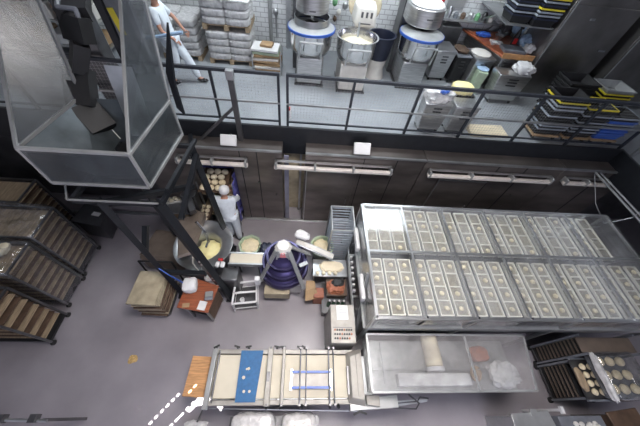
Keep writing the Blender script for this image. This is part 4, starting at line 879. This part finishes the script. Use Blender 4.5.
part('orange_cloth', MB().pillow((.86, 2.15, .63), (.36, .28, .14), amp=.4), 'orange', t, smooth=True); part('dark_cloth', MB().pillow((.9, 2.22, .70), (.24, .16, .08), amp=.4), 'black', t, smooth=True)
for k in range(4):
    x = .72 + .10 * k; tt = thing('glass_bottle', 'dark green bottle with pale cap on the low shelf by the control cabinet', 'bottle', (x, 1.86, .31), 'green bottles on the low shelf')
    part('body', MB().lathe([(.04, .002), (.042, .18), (.018, .24), (.016, .30)], (x, 1.86, .31), 14), 'glass_green', tt); part('cap', MB().lathe([(.02, .30), (.02, .33), (.001, .33)], (x, 1.86, .31), 12), 'white', tt)
single('small_box', MB().box(.40, .62, 1.98, 2.2, .02, .45), 'wood_red', 'small red-brown box on the floor before the floured bench', 'box', (.5, 2.1, 0), bevel=.01)
# tray rack
t = thing('wire_rack', 'empty tray rack with many dark runners left of the proofer', 'rack', (.98, 3.3, 0))
for x in (.70, 1.18):
    for y in (3.00, 3.62): part('post', MB().beam((x, y, .08), (x, y, 1.55), .03), 'steel', t)
for k in range(14):
    z = .2 + k * .10; part('runner', MB().beam((.72, 3.00, z), (.72, 3.62, z), .02).beam((1.16, 3.00, z), (1.16, 3.62, z), .02).beam((.72, 3.62, z), (1.16, 3.62, z), .02).beam((.72, 3.3, z), (1.16, 3.3, z), .02).beam((.72, 3.00, z), (1.16, 3.00, z), .02), 'rim_grey', t)
part('top_frame', MB().path([V((.70, 3.00, 1.56)), V((.70, 3.62, 1.56)), V((1.18, 3.62, 1.56)), V((1.18, 3.00, 1.56)), V((.70, 3.00, 1.56))], .016), 'steel_light', t)
for x in (.72, 1.16):
    for y in (3.02, 3.60): part('wheel', MB().tube((x - .015, y, .05), (x + .015, y, .05), .05, 10), 'rubber', t)
# ---------------------------------------------------------------- control cabinet
t = thing('control_cabinet', 'cream control cabinet with button rows standing left of the proofer', 'cabinet', (.86, 1.27, 0))
part('body', MB().box(.66, 1.10, .95, 1.62, .03, 1.14), 'rail_cream', t, bevel=.012); part('plinth', MB().box(.68, 1.08, .97, 1.6, 0, .03), 'black', t)
for r_ in range(3):
    for k in range(8 - (r_ == 2)):
        x = .74 + .05 * (r_ * 1.6) ; part('button', MB().tube((.73 + .042 * k, 1.17 - r_ * .07, 1.14), (.73 + .042 * k, 1.17 - r_ * .07, 1.158), .017, 10), 'wood_red' if (k + r_) % 4 == 0 else 'black', t)
part('legend_strip', MB().box(.70, 1.04, 1.205, 1.22, 1.14, 1.143), 'steel_dark', t)
m = MB(); m.bx((.88, 1.47, 1.146), (.21, .26, .004), .02)
p = single('paper_sheet', m, 'white', 'white printed sheet taped on top of the control cabinet', 'paper', (.88, 1.47, 1.143))
tx = MB()
for k in range(7): tx.box(.80, .96 - .03 * (k % 3), 1.375 + k * .03, 1.381 + k * .03, 1.149, 1.1495)
part('printed_lines', tx, 'grey_plastic', p)

# ---------------------------------------------------------------- intermediate proofer
px0, px1, py0, py1, pz = 1.24, 6.50, 1.13, 3.28, 2.08
t = thing('intermediate_proofer', 'long clear-lidded proofer cabinet full of pocket trays', 'machine', ((px0 + px1) / 2, (py0 + py1) / 2, 0))
f = MB(); w = .045
xs = [px0, 2.02, 2.84, 3.72, 4.60, 5.52, px1]
ym = 2.26
f.beam((px0, py0, pz), (px1, py0, pz), w); f.beam((px0, py1, pz), (px1, py1, pz), w); f.beam((px0, ym, pz), (px1, ym, pz), .04)
for i, x in enumerate(xs): f.beam((x, py0, pz), (x, py1, pz), w if i in (0, 6) else .035)
part('lid_frame', f, 'steel', t)
for a, b in zip(xs, xs[1:]):
    for c, d in ((py0, ym), (ym, py1)): part('clear_lid', MB().box(a + .02, b - .02, c + .02, d - .02, pz + .012, pz + .02), 'clear', t)
part('screw', (lambda m: [m.tube((x, py0 + .01, pz + .02), (x, py0 + .01, pz + .035), .018) for x in xs] and m)(MB()), 'chrome', t)
for x in (px0, 2.84, 4.60, px1):
    for y in (py0, py1): part('post', MB().beam((x, y, 0), (x, y, pz), .05), 'steel', t)
part('floor_pan', MB().box(px0 + .03, px1 - .03, py0 + .03, py1 - .03, 1.40, 1.44), 'steel_dark', t)
part('lower_body', MB().box(px0 + .05, px1 - .05, py0 + .25, py1 - .05, .12, 1.39), 'steel_dark', t)
for a, b in zip(xs, xs[1:]): part('front_window', MB().box(a + .03, b - .03, py0 - .006, py0, 1.62, pz - .04), 'clear_dusty', t)
part('front_sill', MB().beam((px0, py0 - .01, 1.60), (px1, py0 - .01, 1.60), .05), 'steel_light', t)
part('front_apron', MB().box(px0, px1, py0 - .01, py0 + .01, 1.35, 1.58), 'steel', t)
f = MB()
for x in xs[1:-1]: f.beam((x - .12, py0 + .04, 1.66), (x + .04, py0 + .04, 2.04), .03)
part('window_brace', f, 'steel_light', t)
# left end: frame, pads, guard
part('end_panel', MB().box(px0 - .008, px0, py0 + .04, py1 - .04, .2, pz - .05), 'clear_dusty', t)
part('end_frame', MB().beam((px0 - .02, py0 + .04, 1.3), (px0 - .02, py1 - .04, 1.3), .04).beam((px0 - .02, py0 + .1, .5), (px0 - .02, 1.9, 1.95), .04).beam((px0 - .02, py0 + .04, .4), (px0 - .02, py1 - .04, .4), .04), 'steel_light', t)
for a, b in ((1.55, 2.02), (2.52, 3.02)): part('white_pad', MB().bx((px0 - .06, (a + b) / 2, 1.60), (.08, b - a, .16), 0), 'white', t, bevel=.03)
lg = MB()
for k in range(7): lg.bx((px0 - .10, 1.9 + k * .12, 1.1), (.05, .035, .10))
part('side_rollers', lg, 'white', t); part('side_rail', MB().box(px0 - .14, px0 - .12, 1.2, 2.9, 1.0, 1.06).box(px0 - .12, px0 - .01, 1.8, 1.84, 1.0, 1.04).box(px0 - .12, px0 - .01, 2.7, 2.74, 1.0, 1.04), 'steel', t)
# pocket trays: strips of four, three strips per bay, two rows
def strip_mb():
    m = MB(); W, D, hh = .232, .98, .045; n = 4; wl = .02
    m.box(-W / 2, -W / 2 + wl, -D / 2, D / 2, 0, hh).box(W / 2 - wl, W / 2, -D / 2, D / 2, 0, hh)
    for k in range(n + 1): y = -D / 2 + (D - wl) * k / n; m.box(-W / 2 + wl, W / 2 - wl, y, y + wl, 0, hh)
    return m
pr_tray = None; tz_ = 1.93
BAY = 'leftmost second third fourth fifth sixth'.split()
for r_, yc in enumerate((1.69, 2.78)):
    for bi, (a, b) in enumerate(zip(xs, xs[1:])):
        nst = 3 if b - a < .85 else 3
        cxs = [a + (b - a) * (k + .5) / 3 - .0 for k in range(3)]
        if bi == 0: cxs = [a + .10 + .02] + [a + .30 + .235 * k for k in range(0, 2)] + [a + .77 - .0] if False else cxs
        for k, x in enumerate(cxs):
            if r_ == 1 and bi == 5 and k == 2: continue
            lab = '%s pocket tray strip of the %s bay in the %s row under the clear lid' % (('left', 'middle', 'right')[k], BAY[bi], ('near', 'far')[r_])
            if pr_tray is None:
                pr_tray = tt = thing('pocket_tray', lab, 'tray', (0, 0, 0), 'pocket trays in the proofer')
                part('frame', strip_mb(), 'tray_white', tt, bevel=.003); part('pocket_lining', MB().box(-.097, .097, -.48, .48, .004, .014), 'pocket', tt)
                e = MB(); [e.box(-.095 + q * .036, -.095 + q * .036 + .02, -.51, -.48, -.01, .02) for q in range(6)]; part('end_comb', e, 'black', tt)
                tt.location = (x, yc, tz_)
            else: dup(pr_tray, (x, yc, tz_), lab, 'pocket trays in the proofer')
            for q in range(4):
                if random.random() < (.88 if r_ == 0 and bi < 5 else .45): ball(x + random.uniform(-.015, .015), yc - .37 + q * .2455, tz_ + .014, .042, 'dough', 'pale dough ball in a %s row pocket of the proofer' % ('near' if r_ == 0 else 'far'), 'dough balls in the %s row of the proofer' % ('near' if r_ == 0 else 'far'), .7)
part('tray_carrier', (lambda m: [m.box(px0 + .05, px1 - .05, y - .015, y + .015, 1.86, 1.905) for y in (1.3, 2.1, 2.4, 3.15)] and m)(MB()), 'steel_dark', t)
# ---------------------------------------------------------------- clear-topped moulder in front
mx0, mx1, my0, my1, mz = 1.23, 4.05, .23, 1.05, 1.38
t = thing('clear_topped_moulder', 'dough moulder under a dusty clear cover in front of the proofer', 'machine', ((mx0 + mx1) / 2, .6, 0))
f = MB()
for a, b in (((mx0, my0), (mx1 - .15, my0)), ((mx0, my1), (mx1, my1)), ((mx0, my0), (mx0, my1)), ((2.95, my0), (2.95, my1)), ((mx1 - .15, my0), (mx1, my1))): f.beam((*a, mz), (*b, mz), .03)
part('cover_frame', f, 'steel_light', t)
part('clear_cover', MB().hexa([(mx0 + .01, my0 + .01), (2.94, my0 + .01), (2.94, my1 - .01), (mx0 + .01, my1 - .01)], mz + .01, mz + .016), 'clear_dusty', t)
part('clear_cover', MB().hexa([(2.96, my0 + .01), (mx1 - .16, my0 + .01), (mx1 - .01, my1 - .01), (2.96, my1 - .01)], mz + .01, mz + .016), 'clear_dusty', t)
part('cover_side', MB().box(mx0, mx1 - .16, my0 - .004, my0, 1.02, mz - .02), 'clear_dusty', t); part('cover_side', MB().box(mx0 - .004, mx0, my0, my1, 1.02, mz - .02), 'clear_dusty', t)
part('bed', MB().box(mx0 + .02, mx1 - .18, my0 + .03, my1 - .02, .92, 1.0), 'steel_light', t, bevel=.01)
part('cabinet', MB().box(mx0 + .12, mx1 - .3, my0 + .12, my1 - .06, .12, .91), 'steel_dark', t, bevel=.02)
for x in (1.4, 3.6):
    for y in (.4, .85): part('foot', MB().tube((x, y, 0), (x, y, .13), .035), 'steel_dark', t)
part('roller', MB().lathe([(.13, -.24), (.14, -.22), (.14, .22), (.13, .24)], (2.42, .72 + .12, 1.13), 24, ax=(0, 1, 0)), 'cream', t, smooth=True)
part('roller_cap', MB().lathe([(.15, -.03), (.15, .03)], (2.42, .56, 1.13), 24, ax=(0, 1, 0)), 'white', t)
part('long_cover', MB().box(1.75, 3.0, .32, .50, 1.0, 1.14), 'white', t, bevel=.01)
part('inner_rail', MB().beam((mx0 + .1, .56, 1.1), (mx1 - .3, .56, 1.1), .02).beam((1.5, .35, 1.2), (1.5, .95, 1.2), .02), 'steel', t)
part('orange_guard', MB().pillow((3.30, .80, 1.1), (.34, .24, .12), amp=.2), 'orange', t, smooth=True)
part('tan_disc', MB().lathe([(.12, -.02), (.12, .02)], (3.15, .5, 1.08), 20, ax=(.4, -.3, 1)), 'card', t)
single('white_cloth_pile', MB().pillow((3.62, .48, 1.12), (.46, .36, .22), amp=.4, n=12), 'white', 'white crumpled cloth pile under the right end of the clear cover', 'cloth', (3.6, .48, 1.0), smooth=True)
# ---------------------------------------------------------------- moulding table (sheeter)
sx0, sx1, sy0, sy1, sz = -1.32, 1.05, .09, .88, .95
t = thing('moulding_table', 'long belt moulding table with blue cloth strip and pusher bars', 'conveyor', (0, .48, 0))
part('belt', MB().box(sx0 + .06, sx1, sy0 + .09, sy1 - .08, sz - .05, sz - .01), 'belt', t, bevel=.01)
part('side_rail', MB().box(sx0, sx1, sy0, sy0 + .07, sz - .10, sz + .02), 'rail_cream', t, bevel=.008); part('side_rail', MB().box(sx0, sx1, sy1 - .07, sy1, sz - .10, sz + .02), 'rail_cream', t, bevel=.008)
part('bed', MB().box(sx0 + .08, sx1 - .02, sy0 + .08, sy1 - .08, sz - .22, sz - .055), 'steel', t)
for x in (-1.15, -.2, .8):
    for y in (.18, .80): part('leg', MB().beam((x, y, 0), (x, y, sz - .1), .05), 'steel', t)
part('cloth_strip', MB().hexa([(-.86, .13), (-.55, .13), (-.50, .86), (-.87, .86)], sz + .022, sz + .034), 'blue', t)
part('flour_marks', (lambda m: [m.lathe([(.001, 0), (random.uniform(.012, .028), .001), (.001, .002)], (-.7 + random.uniform(-.1, .1), .45 + random.uniform(-.2, .25), sz + .035), 8) for _ in range(5)] and m)(MB()), 'belt', t, kind='stuff')
part('end_bar', MB().box(sx0 - .02, sx0 + .06, sy0 - .05, sy1 + .06, sz - .02, sz + .06), 'steel_light', t, bevel=.01)
part('dark_edge_bar', MB().tube((sx0 + .10, sy0 + .04, sz + .04), (sx0 + .10, sy1 - .02, sz + .04), .016), 'steel_dark', t)  # dark round bar across the left end of the belt
def bar(x, w, h, m, knobs=True):
    b = part('pusher_bar', MB().box(x - w / 2, x + w / 2, sy0 - .02, sy1 + .03, sz + .03, sz + .03 + h), m, t, bevel=.008)
    for y in (sy0 + .0, sy1 + .01): part('bar_foot', MB().tube((x, y, sz), (x, y, sz + .12), .02), 'steel_dark', b)
    return b
b = bar(-.37, .085, .07, 'rail_cream'); part('black_plate', MB().box(-.40, -.35, .40, .54, sz + .10, sz + .106), 'steel_dark', b)
bar(-.14, .05, .07, 'rail_cream'); bar(.14, .022, .05, 'grey_plastic'); bar(.24, .014, .05, 'grey_plastic'); bar(.62, .022, .05, 'grey_plastic')
bar(.70, .014, .05, 'grey_plastic')
for x in (-1.28, -.94, -.75, -.27, -.17, .12, .20, .62): part('clamp', MB().bx((x, sy1 + .03, sz + .09), (.10, .025, .025), random.uniform(-.5, .5)).tube((x, sy1 + .02, sz), (x, sy1 + .02, sz + .09), .014), 'black', t)
for x in (-.37, -.16, .18, .62, .76): part('knob', MB().tube((x, sy0 + .0, sz + .01), (x, sy0 - .04, sz + .05), .022), 'black', t)
part('front_wire', MB().tube((-1.25, sy0 - .03, sz - .05), (1.2, sy0 - .09, sz - .12), .006), 'steel', t)
part('end_lever', MB().beam((-1.35, .06, sz - .1), (-1.37, -.1, sz + .02), .02), 'steel_dark', t)
g = part('size_frame', MB().box(.0, .66, .52, .555, sz + .04, sz + .07).box(.0, .66, .30, .335, sz + .04, sz + .07), 'blue_bright', t)
part('frame_plate', MB().box(.01, .64, .336, .519, sz + .0, sz + .03), 'rail_cream', t)
part('frame_end', MB().box(-.02, .02, .28, .575, sz + .035, sz + .05).box(.63, .67, .28, .575, sz + .035, sz + .05), 'steel', t)
# right hood of the table
t = thing('pressing_head', 'angular steel pressing head joining the belt table to the moulder', 'machine', (1.2, .5, 0))
part('hood', MB().hexa([(.92, .10), (1.20, .06), (1.20, .90), (.92, .84)], .96, 1.06, [(.98, .18), (1.18, .14), (1.18, .82), (.98, .76)]), 'rail_cream', t, bevel=.01)
part('curved_lip', MB().beam((.93, .22, 1.02), (.93, .62, 1.02), .03, .05), 'steel_dark', t)
part('fold_strip', MB().box(1.08, 1.12, .18, .78, 1.061, 1.085), 'rail_cream', t)
part('side_hood', MB().hexa([(1.205, .08), (1.42, .05), (1.42, .21), (1.205, .21)], .96, 1.05), 'rail_cream', t, bevel=.01)
part('chute', MB().hexa([(.95, .0), (1.75, .04), (1.75, .22), (.95, .14)], .84, .95), 'steel_light', t, bevel=.01)
part('body', MB().box(1.0, 1.34, .16, .78, .1, .94), 'steel', t, bevel=.01)
part('wire_guide', MB().path([V((1.66, .10, .93)), V((2.08, .12, .93)), V((2.14, .18, .93)), V((2.28, .16, .93))], .012).path([V((1.66, .04, .90)), V((2.05, .02, .90)), V((2.16, .14, .90))], .010).path([V((1.95, .22, .93)), V((2.1, .1, .93))], .014), 'steel_dark', t)
part('side_plate', MB().slab([(1.66, .05, .90), (2.26, .12, .90), (2.26, .15, .93), (1.7, .13, .95)], .01), 'steel_light', t)
part('foot', MB().box(1.02, 1.1, .2, .28, 0, .1).box(1.24, 1.32, .66, .74, 0, .1), 'steel_dark', t)
part('clamp', MB().bx((1.05, -.02, .98), (.12, .03, .03), .4).bx((1.16, -.02, .97), (.10, .03, .03), -.3), 'black', t)
# wooden board at the left end
t = thing('wooden_board', 'orange-brown plywood board projecting from the left end of the belt table', 'board', (-1.55, .5, .66))
part('board', MB().hexa([(-1.72, .22), (-1.36, .20), (-1.34, .78), (-1.70, .80)], .80, .83), 'wood', t, bevel=.004); part('bracket', MB().box(-1.6, -1.25, .3, .34, .76, .80).box(-1.6, -1.25, .66, .70, .76, .80), 'steel', t)
# bags at the bottom edge
def trolley(cx, cy, w, d, h, lab, name='bag_trolley'):
    t = thing(name, lab, 'trolley', (cx, cy, 0)); part('deck', MB().box(cx - w / 2, cx + w / 2, cy - d / 2, cy + d / 2, h - .03, h), 'steel_dark', t)
    for a in (-1, 1):
        for b in (-1, 1): part('leg', MB().beam((cx + a * (w / 2 - .05), cy + b * (d / 2 - .05), 0), (cx + a * (w / 2 - .05), cy + b * (d / 2 - .05), h - .03), .03), 'steel_dark', t)
    return t
trolley(-.25, -.30, 1.5, .5, .34, 'low steel trolley under the two bags at the bottom edge')
t = thing('plastic_sack', 'cloudy clear sack of flour lumps below the belt table, left of two', 'bag', (-.58, -.26, .34), None)
part('film', MB().pillow((-.58, -.26, .52), (.70, .54, .32), amp=.08, n=12, pw=5), 'film_white', t, smooth=True)
c = MB()
for k in range(6): c.pillow((-.80 + (k % 3) * .2, -.36 + (k // 3) * .18, .46), (.22, .2, .16), amp=.2, n=5)
part('lumps', c, 'offwhite', t, smooth=True)
t = thing('plastic_sack', 'cloudy clear sack of cream rolls below the belt table, right of two', 'bag', (.15, -.26, .34), None)
part('film', MB().pillow((.15, -.26, .52), (.56, .50, .30), amp=.07, n=12, pw=5), 'film_white', t, smooth=True)
for k in range(4): part('bread_roll', MB().pillow((-.04 + k * .13, -.24, .52), (.11, .34, .16), amp=.08, n=6, pw=2.4), 'cream', t, smooth=True)
single('plastic_bag', MB().pillow((-1.62, -.20, .05), (.40, .2, .10), amp=.3), 'film_white', 'small white plastic bag on the floor at the bottom edge, left of the sacks', 'bag', (-1.62, -.2, 0), smooth=True)

# ---------------------------------------------------------------- wrapped racks at the left
def lrack(y0, y1, x0, x1, h, lab, wrap=True, grp='tall board racks along the left edge', nsh=15, mm='brown'):
    t = thing('board_rack', lab, 'rack', ((x0 + x1) / 2, (y0 + y1) / 2, 0), grp)
    for x in (x0, x1):
        for y in (y0, y1): part('post', MB().beam((x, y, .1), (x, y, h), .035), 'steel_dark', t); part('wheel', MB().tube((x - .02, y, .05), (x + .02, y, .05), .05, 10), 'rubber', t)
    part('base', MB().box(x0, x1, y0, y1, .10, .15), 'black', t)
    part('top_frame', MB().beam((x0, y0, h), (x1, y0, h), .03).beam((x0, y1, h), (x1, y1, h), .03).beam((x0, y0, h), (x0, y1, h), .03).beam((x1, y0, h), (x1, y1, h), .03), 'steel_dark', t)
    for k in range(nsh):
        z = .28 + (h - .34) * k / (nsh - 1)
        s = part('tray', MB().box(x0 + .03, x1 - .01, y0 + .03, y1 - .03, z - .02, z), mm if k % 2 else 'wood_pale', t)
    if wrap:
        part('film_cover', MB().pillow(((x0 + x1) / 2, (y0 + y1) / 2, h / 2 + .1), (x1 - x0 + .14, y1 - y0 + .12, h + .02), amp=.06, n=22, pw=10), 'film', t)
    return t
lrack(2.55, 3.22, -6.0, -4.72, 1.62, 'film-wrapped board rack at the left edge, farthest of three')
lrack(1.86, 2.44, -5.95, -4.70, 1.62, 'film-wrapped rack with pale loaves on top, middle of three at left')
lrack(1.14, 1.66, -5.95, -4.62, 1.55, 'unwrapped black rack of brown boards, nearest of three at left', wrap=False, nsh=10, mm='brown')
for k in range(10):
    x = -5.75 + (k % 5) * .2; y = 1.98 + (k // 5) * .28
    single('loaf', MB().pillow((x, y, 1.70), (.18, .24, .11), amp=.2, n=5), 'dough_pale', 'pale loaf on top of the middle wrapped rack at left', 'bread', (x, y, 1.65), 'pale loaves on the wrapped rack', smooth=True)
lrack(3.4, 4.0, -7.3, -5.55, 1.5, 'dark rack at the left edge beyond the wrapped racks', False)
lrack(3.6, 4.15, -9.2, -7.5, 1.9, 'farthest dark rack at the left below the upper floor', False)
t = thing('steel_box_table', 'small dark steel box table with a white label near the left racks', 'table', (-4.75, 3.62, 0))
part('cabinet', MB().hexa([(-5.08, 3.56), (-4.50, 3.46), (-4.52, 3.88), (-5.02, 4.0)], .06, .66), 'steel_dark', t, bevel=.01); part('top', MB().hexa([(-5.12, 3.52), (-4.46, 3.42), (-4.48, 3.92), (-5.06, 4.04)], .665, .70), 'steel_dark', t, bevel=.01)
for p in ((-5.0, 3.62), (-4.58, 3.54), (-4.6, 3.8), (-4.96, 3.92)): part('foot', MB().tube((*p, 0), (*p, .07), .03), 'black', t)
single('white_label', MB().bx((-4.66, 3.74, .702), (.18, .10, .004), -.2), 'white', 'white label sheet lying on the dark steel box table', 'label', (-4.66, 3.74, .70))
# thing at bottom left
t = thing('foreground_rail', 'dark pipe rail with clamps crossing the bottom left corner', 'railing', (-4.2, -.1, 2.5))
part('pipe', MB().tube((-4.9, -.02, 1.0), (-3.45, -.06, 1.0), .02, 10), 'steel', t)
for x in (-4.3, -4.05, -3.62): part('clamp', MB().bx((x, -.03, 1.02), (.09, .10, .10)), 'steel_dark', t)
part('post', MB().beam((-3.5, -.05, 0), (-3.5, -.05, 1.0), .04), 'steel_dark', t); part('post', MB().beam((-4.8, -.05, 0), (-4.8, -.05, 1.0), .04), 'steel_dark', t)

# ---------------------------------------------------------------- racks lower right
def rrack(x0, x1, y0, y1, h, lab, n=24, m='hood_brown'):
    t = thing('tray_rack', lab, 'rack', ((x0 + x1) / 2, (y0 + y1) / 2, 0), 'tray racks at the lower right')
    for x in (x0, x1):
        for y in (y0, y1): part('post', MB().beam((x, y, .1), (x, y, h), .035), 'grey_plastic', t); part('wheel', MB().tube((x - .02, y, .05), (x + .02, y, .05), .05, 10), 'rubber', t)
    for k in range(n):
        z = .2 + (h - .3) * k / (n - 1); part('tray', MB().box(x0 - .01, x1 - .02, y0 + .03, y1 - .03, z, z + .012), m if k % 2 else 'black', t)
    part('base', MB().box(x0, x1, y0, y1, .10, .14), 'steel_dark', t)
    return t
rrack(5.20, 6.3, .78, 1.09, 1.32, 'tall rack of thin brown trays beside the proofer, back one of two')
rrack(5.18, 6.1, .14, .72, .86, 'tall rack of thin brown trays, front one carrying the dough balls', 13)
t = thing('dough_tray', 'dark tray of oval dough balls on the front tray rack', 'tray', (5.4, .42, .88)); part('tray', MB().box(5.16, 5.75, .12, .74, .882, .90), 'steel_dark', t); part('lip', MB().box(5.16, 5.75, .09, .119, .882, .93), 'grey_plastic', t); part('lip', MB().box(5.16, 5.75, .741, .77, .882, .93), 'grey_plastic', t)
single('flat_loaf', MB().pillow((5.20, .42, .935), (.13, .36, .06), amp=.2), 'wood_pale', 'long flat brown loaf at the left of the dough ball tray', 'bread', (5.2, .42, .90), smooth=True)
for i in range(3):
    for j in range(4): ball(5.34 + i * .15, .23 + j * .13, .90, .056, 'dough', 'oval pale dough ball on the dark tray at lower right', 'dough balls on the lower right tray')
t = thing('wrapped_bin', 'clear film-wrapped bin of round loaves at the lower right edge', 'bin', (5.62, .48, .9))
part('bin', MB().hexa([(5.42, .14), (6.05, .14), (6.05, .78), (5.42, .78)], 1.00, 1.07), 'grey_plastic', t)
part('film_cover', MB().pillow((5.74, .46, 1.16), (.74, .74, .30), amp=.05, n=14, pw=8), 'film', t)
for x in (5.82, 6.0):
    for y in (.2, .7): part('leg', MB().beam((x, y, .90), (x, y, 1.0), .03), 'grey_plastic', t)
part('film_fold', MB().pillow((5.38, .46, 1.20), (.08, .74, .12), amp=.3), 'film_white', t, smooth=True)
for i in range(3):
    for j in range(3): ball(5.54 + i * .2, .26 + j * .21, 1.07, .08, 'dough', 'round loaf inside the film-wrapped bin', 'round loaves in the wrapped bin')
t = thing('steel_counter', 'pale steel counter corner with a latch at the bottom edge, lower right', 'counter', (4.1, -.35, 0))
part('top', MB().hexa([(3.62, -.50), (4.42, -.50), (4.34, -.02), (3.66, -.06)], .86, .90), 'steel_light', t, bevel=.01); part('body', MB().box(3.72, 4.32, -.48, -.10, .02, .855), 'steel', t); part('latch', MB().box(4.0, 4.12, -.10, -.0, .905, .93), 'steel_light', t)
t = thing('plastic_tray_stack', 'dark tray stack full of small parts at the bottom edge beside the counter', 'tray', (4.9, -.3, 0))
part('tray', MB().hexa([(4.5, -.6), (5.35, -.6), (5.3, -.1), (4.5, -.1)], .7, .86), 'grey_plastic', t, bevel=.01); part('legs', MB().box(4.55, 5.25, -.55, -.15, 0, .695), 'steel_dark', t)
part('contents', (lambda m: [m.blob((random.uniform(4.6, 5.2), random.uniform(-.5, -.2), .87), (.05, .04, .03), 1) for _ in range(18)] and m)(MB()), 'offwhite', t, kind='stuff')
single('brown_board', MB().bx((5.75, -.28, .85), (.6, .5, .04), .1).box(5.5, 6.0, -.5, -.1, 0, .825), 'brown', 'brown topped low unit at the lower right corner', 'counter', (5.75, -.3, 0), bevel=.01)
single('white_tag', MB().bx((4.55, -.02, .95), (.05, .10, .05)).box(4.53, 4.57, -.04, 0, 0, .93), 'white', 'small white post tag between the counter and the tray stack', 'tag', (4.55, 0, 0))

# ================================================================ light
W = bpy.data.worlds.new('world'); SC.world = W; W.use_nodes = True
bg = W.node_tree.nodes['Background']; bg.inputs[0].default_value = (.78, .82, 1, 1); bg.inputs[1].default_value = .65
def area(name, loc, sx, sy, e, col, target=None, spread=None):
    d = bpy.data.lights.new(name, 'AREA'); d.shape = 'RECTANGLE'; d.size = sx; d.size_y = sy; d.energy = e; d.color = col
    if spread: d.spread = math.radians(spread)
    o = bpy.data.objects.new(name, d); COL.objects.link(o); o.location = loc
    dr = (V(target) - V(loc)) if target else V((0, 0, -1)); o.rotation_euler = dr.to_track_quat('-Z', 'Y').to_euler(); return o
area('upper_ceiling_light', (.8, 6.4, 6.9), 7, 1.0, 360, (.88, .95, 1))
area('hall_ceiling_light', (.9, 1.3, 8.0), 2.4, 1.6, 255, (1, .94, .92), None, 118)
area('daylight_window', (1.5, -4.5, 6.0), 5, 2, 200, (.84, .84, 1), (1, 2, 0))
# slivers of daylight reaching the floor beside the plywood board
FR_ = (cr, cd, cf)
def on_plane(px, py, z):
    d = cr * (px - 320) + cd * (py - 213) + cf * FPX; return V((0, 0, H)) + d * ((z - H) / d.z)
SUN = V((.9, 2.0, -6.2)).normalized()
def back(px, py, z=0, zc=9.0):
    q = on_plane(px, py, z); return q - SUN * ((zc - q.z) / -SUN.z)
def dash(px, py, l=2.0, w=.8, ang=-.85, z=0):
    c, s_ = math.cos(ang), math.sin(ang)
    return [back(px + a * l * c - b * w * s_, py + a * l * s_ + b * w * c, z) for a, b in ((-1, -1), (1, -1), (1, 1), (-1, 1))]
holes = [dash(*q) for q in ((178, 395), (173, 400), (167.5, 405.5), (162, 411), (156, 417), (150.5, 423), (193, 403), (187.5, 408.5), (182, 414.5), (176.5, 420), (171, 425.5), (179, 417.5, 2.5, .5))]
holes += [dash(195, 386, 2, .8, -.8, .83), dash(190, 391.5, 2, .8, -.8, .83)]
holes += [[back(*q) for q in ((199, 396.5), (211, 397), (209, 404), (196, 406), (190, 412), (187, 411.5))], [back(*q) for q in ((217, 406.5), (223, 407), (221, 411))]]
from mathutils.geometry import delaunay_2d_cdt
vv = [V((-10, -7.5)), V((13, -7.5)), V((13, 8.45)), V((-10, 8.45))]; ee = [(0, 1), (1, 2), (2, 3), (3, 0)]; poly = []
for h in holes:
    o_ = len(vv); vv += [V((q.x, q.y)) for q in h]; n_ = len(h); ee += [(o_ + i, o_ + (i + 1) % n_) for i in range(n_)]
ov, oe, of, _, _, _ = delaunay_2d_cdt(vv, ee, [], 1, 1e-6)
def inside(p, h):
    r = False; n_ = len(h)
    for i in range(n_):
        a, b = h[i], h[(i + 1) % n_]
        if (a.y > p.y) != (b.y > p.y) and p.x < (b.x - a.x) * (p.y - a.y) / (b.y - a.y) + a.x: r = not r
    return r
fs_ = [f for f in of if not any(inside(sum((ov[i] for i in f), V((0, 0))) / len(f), h) for h in holes)]
struct('ceiling', MB()._add([(q.x, q.y, 9.0) for q in ov], fs_), 'ceiling_grey')  # out of view; its slits are added and shaped to form the sun patches
sd = bpy.data.lights.new('sun', 'SUN'); sd.energy = 55; sd.angle = math.radians(.12); sd.color = (1, .96, .92)
so = bpy.data.objects.new('sun', sd); COL.objects.link(so); so.rotation_euler = SUN.to_track_quat('-Z', 'Y').to_euler()
o = area('added_streak_light', on_plane(165, 398, 0) + V((-1.5, -3.4, 6.2)), 1.1, .04, .45, (.85, .88, 1), on_plane(162, 400, 0), .5); o.rotation_euler.rotate_axis('Z', .72)  # added unseen lamp, laid narrow to draw the soft bluish streak on the floor
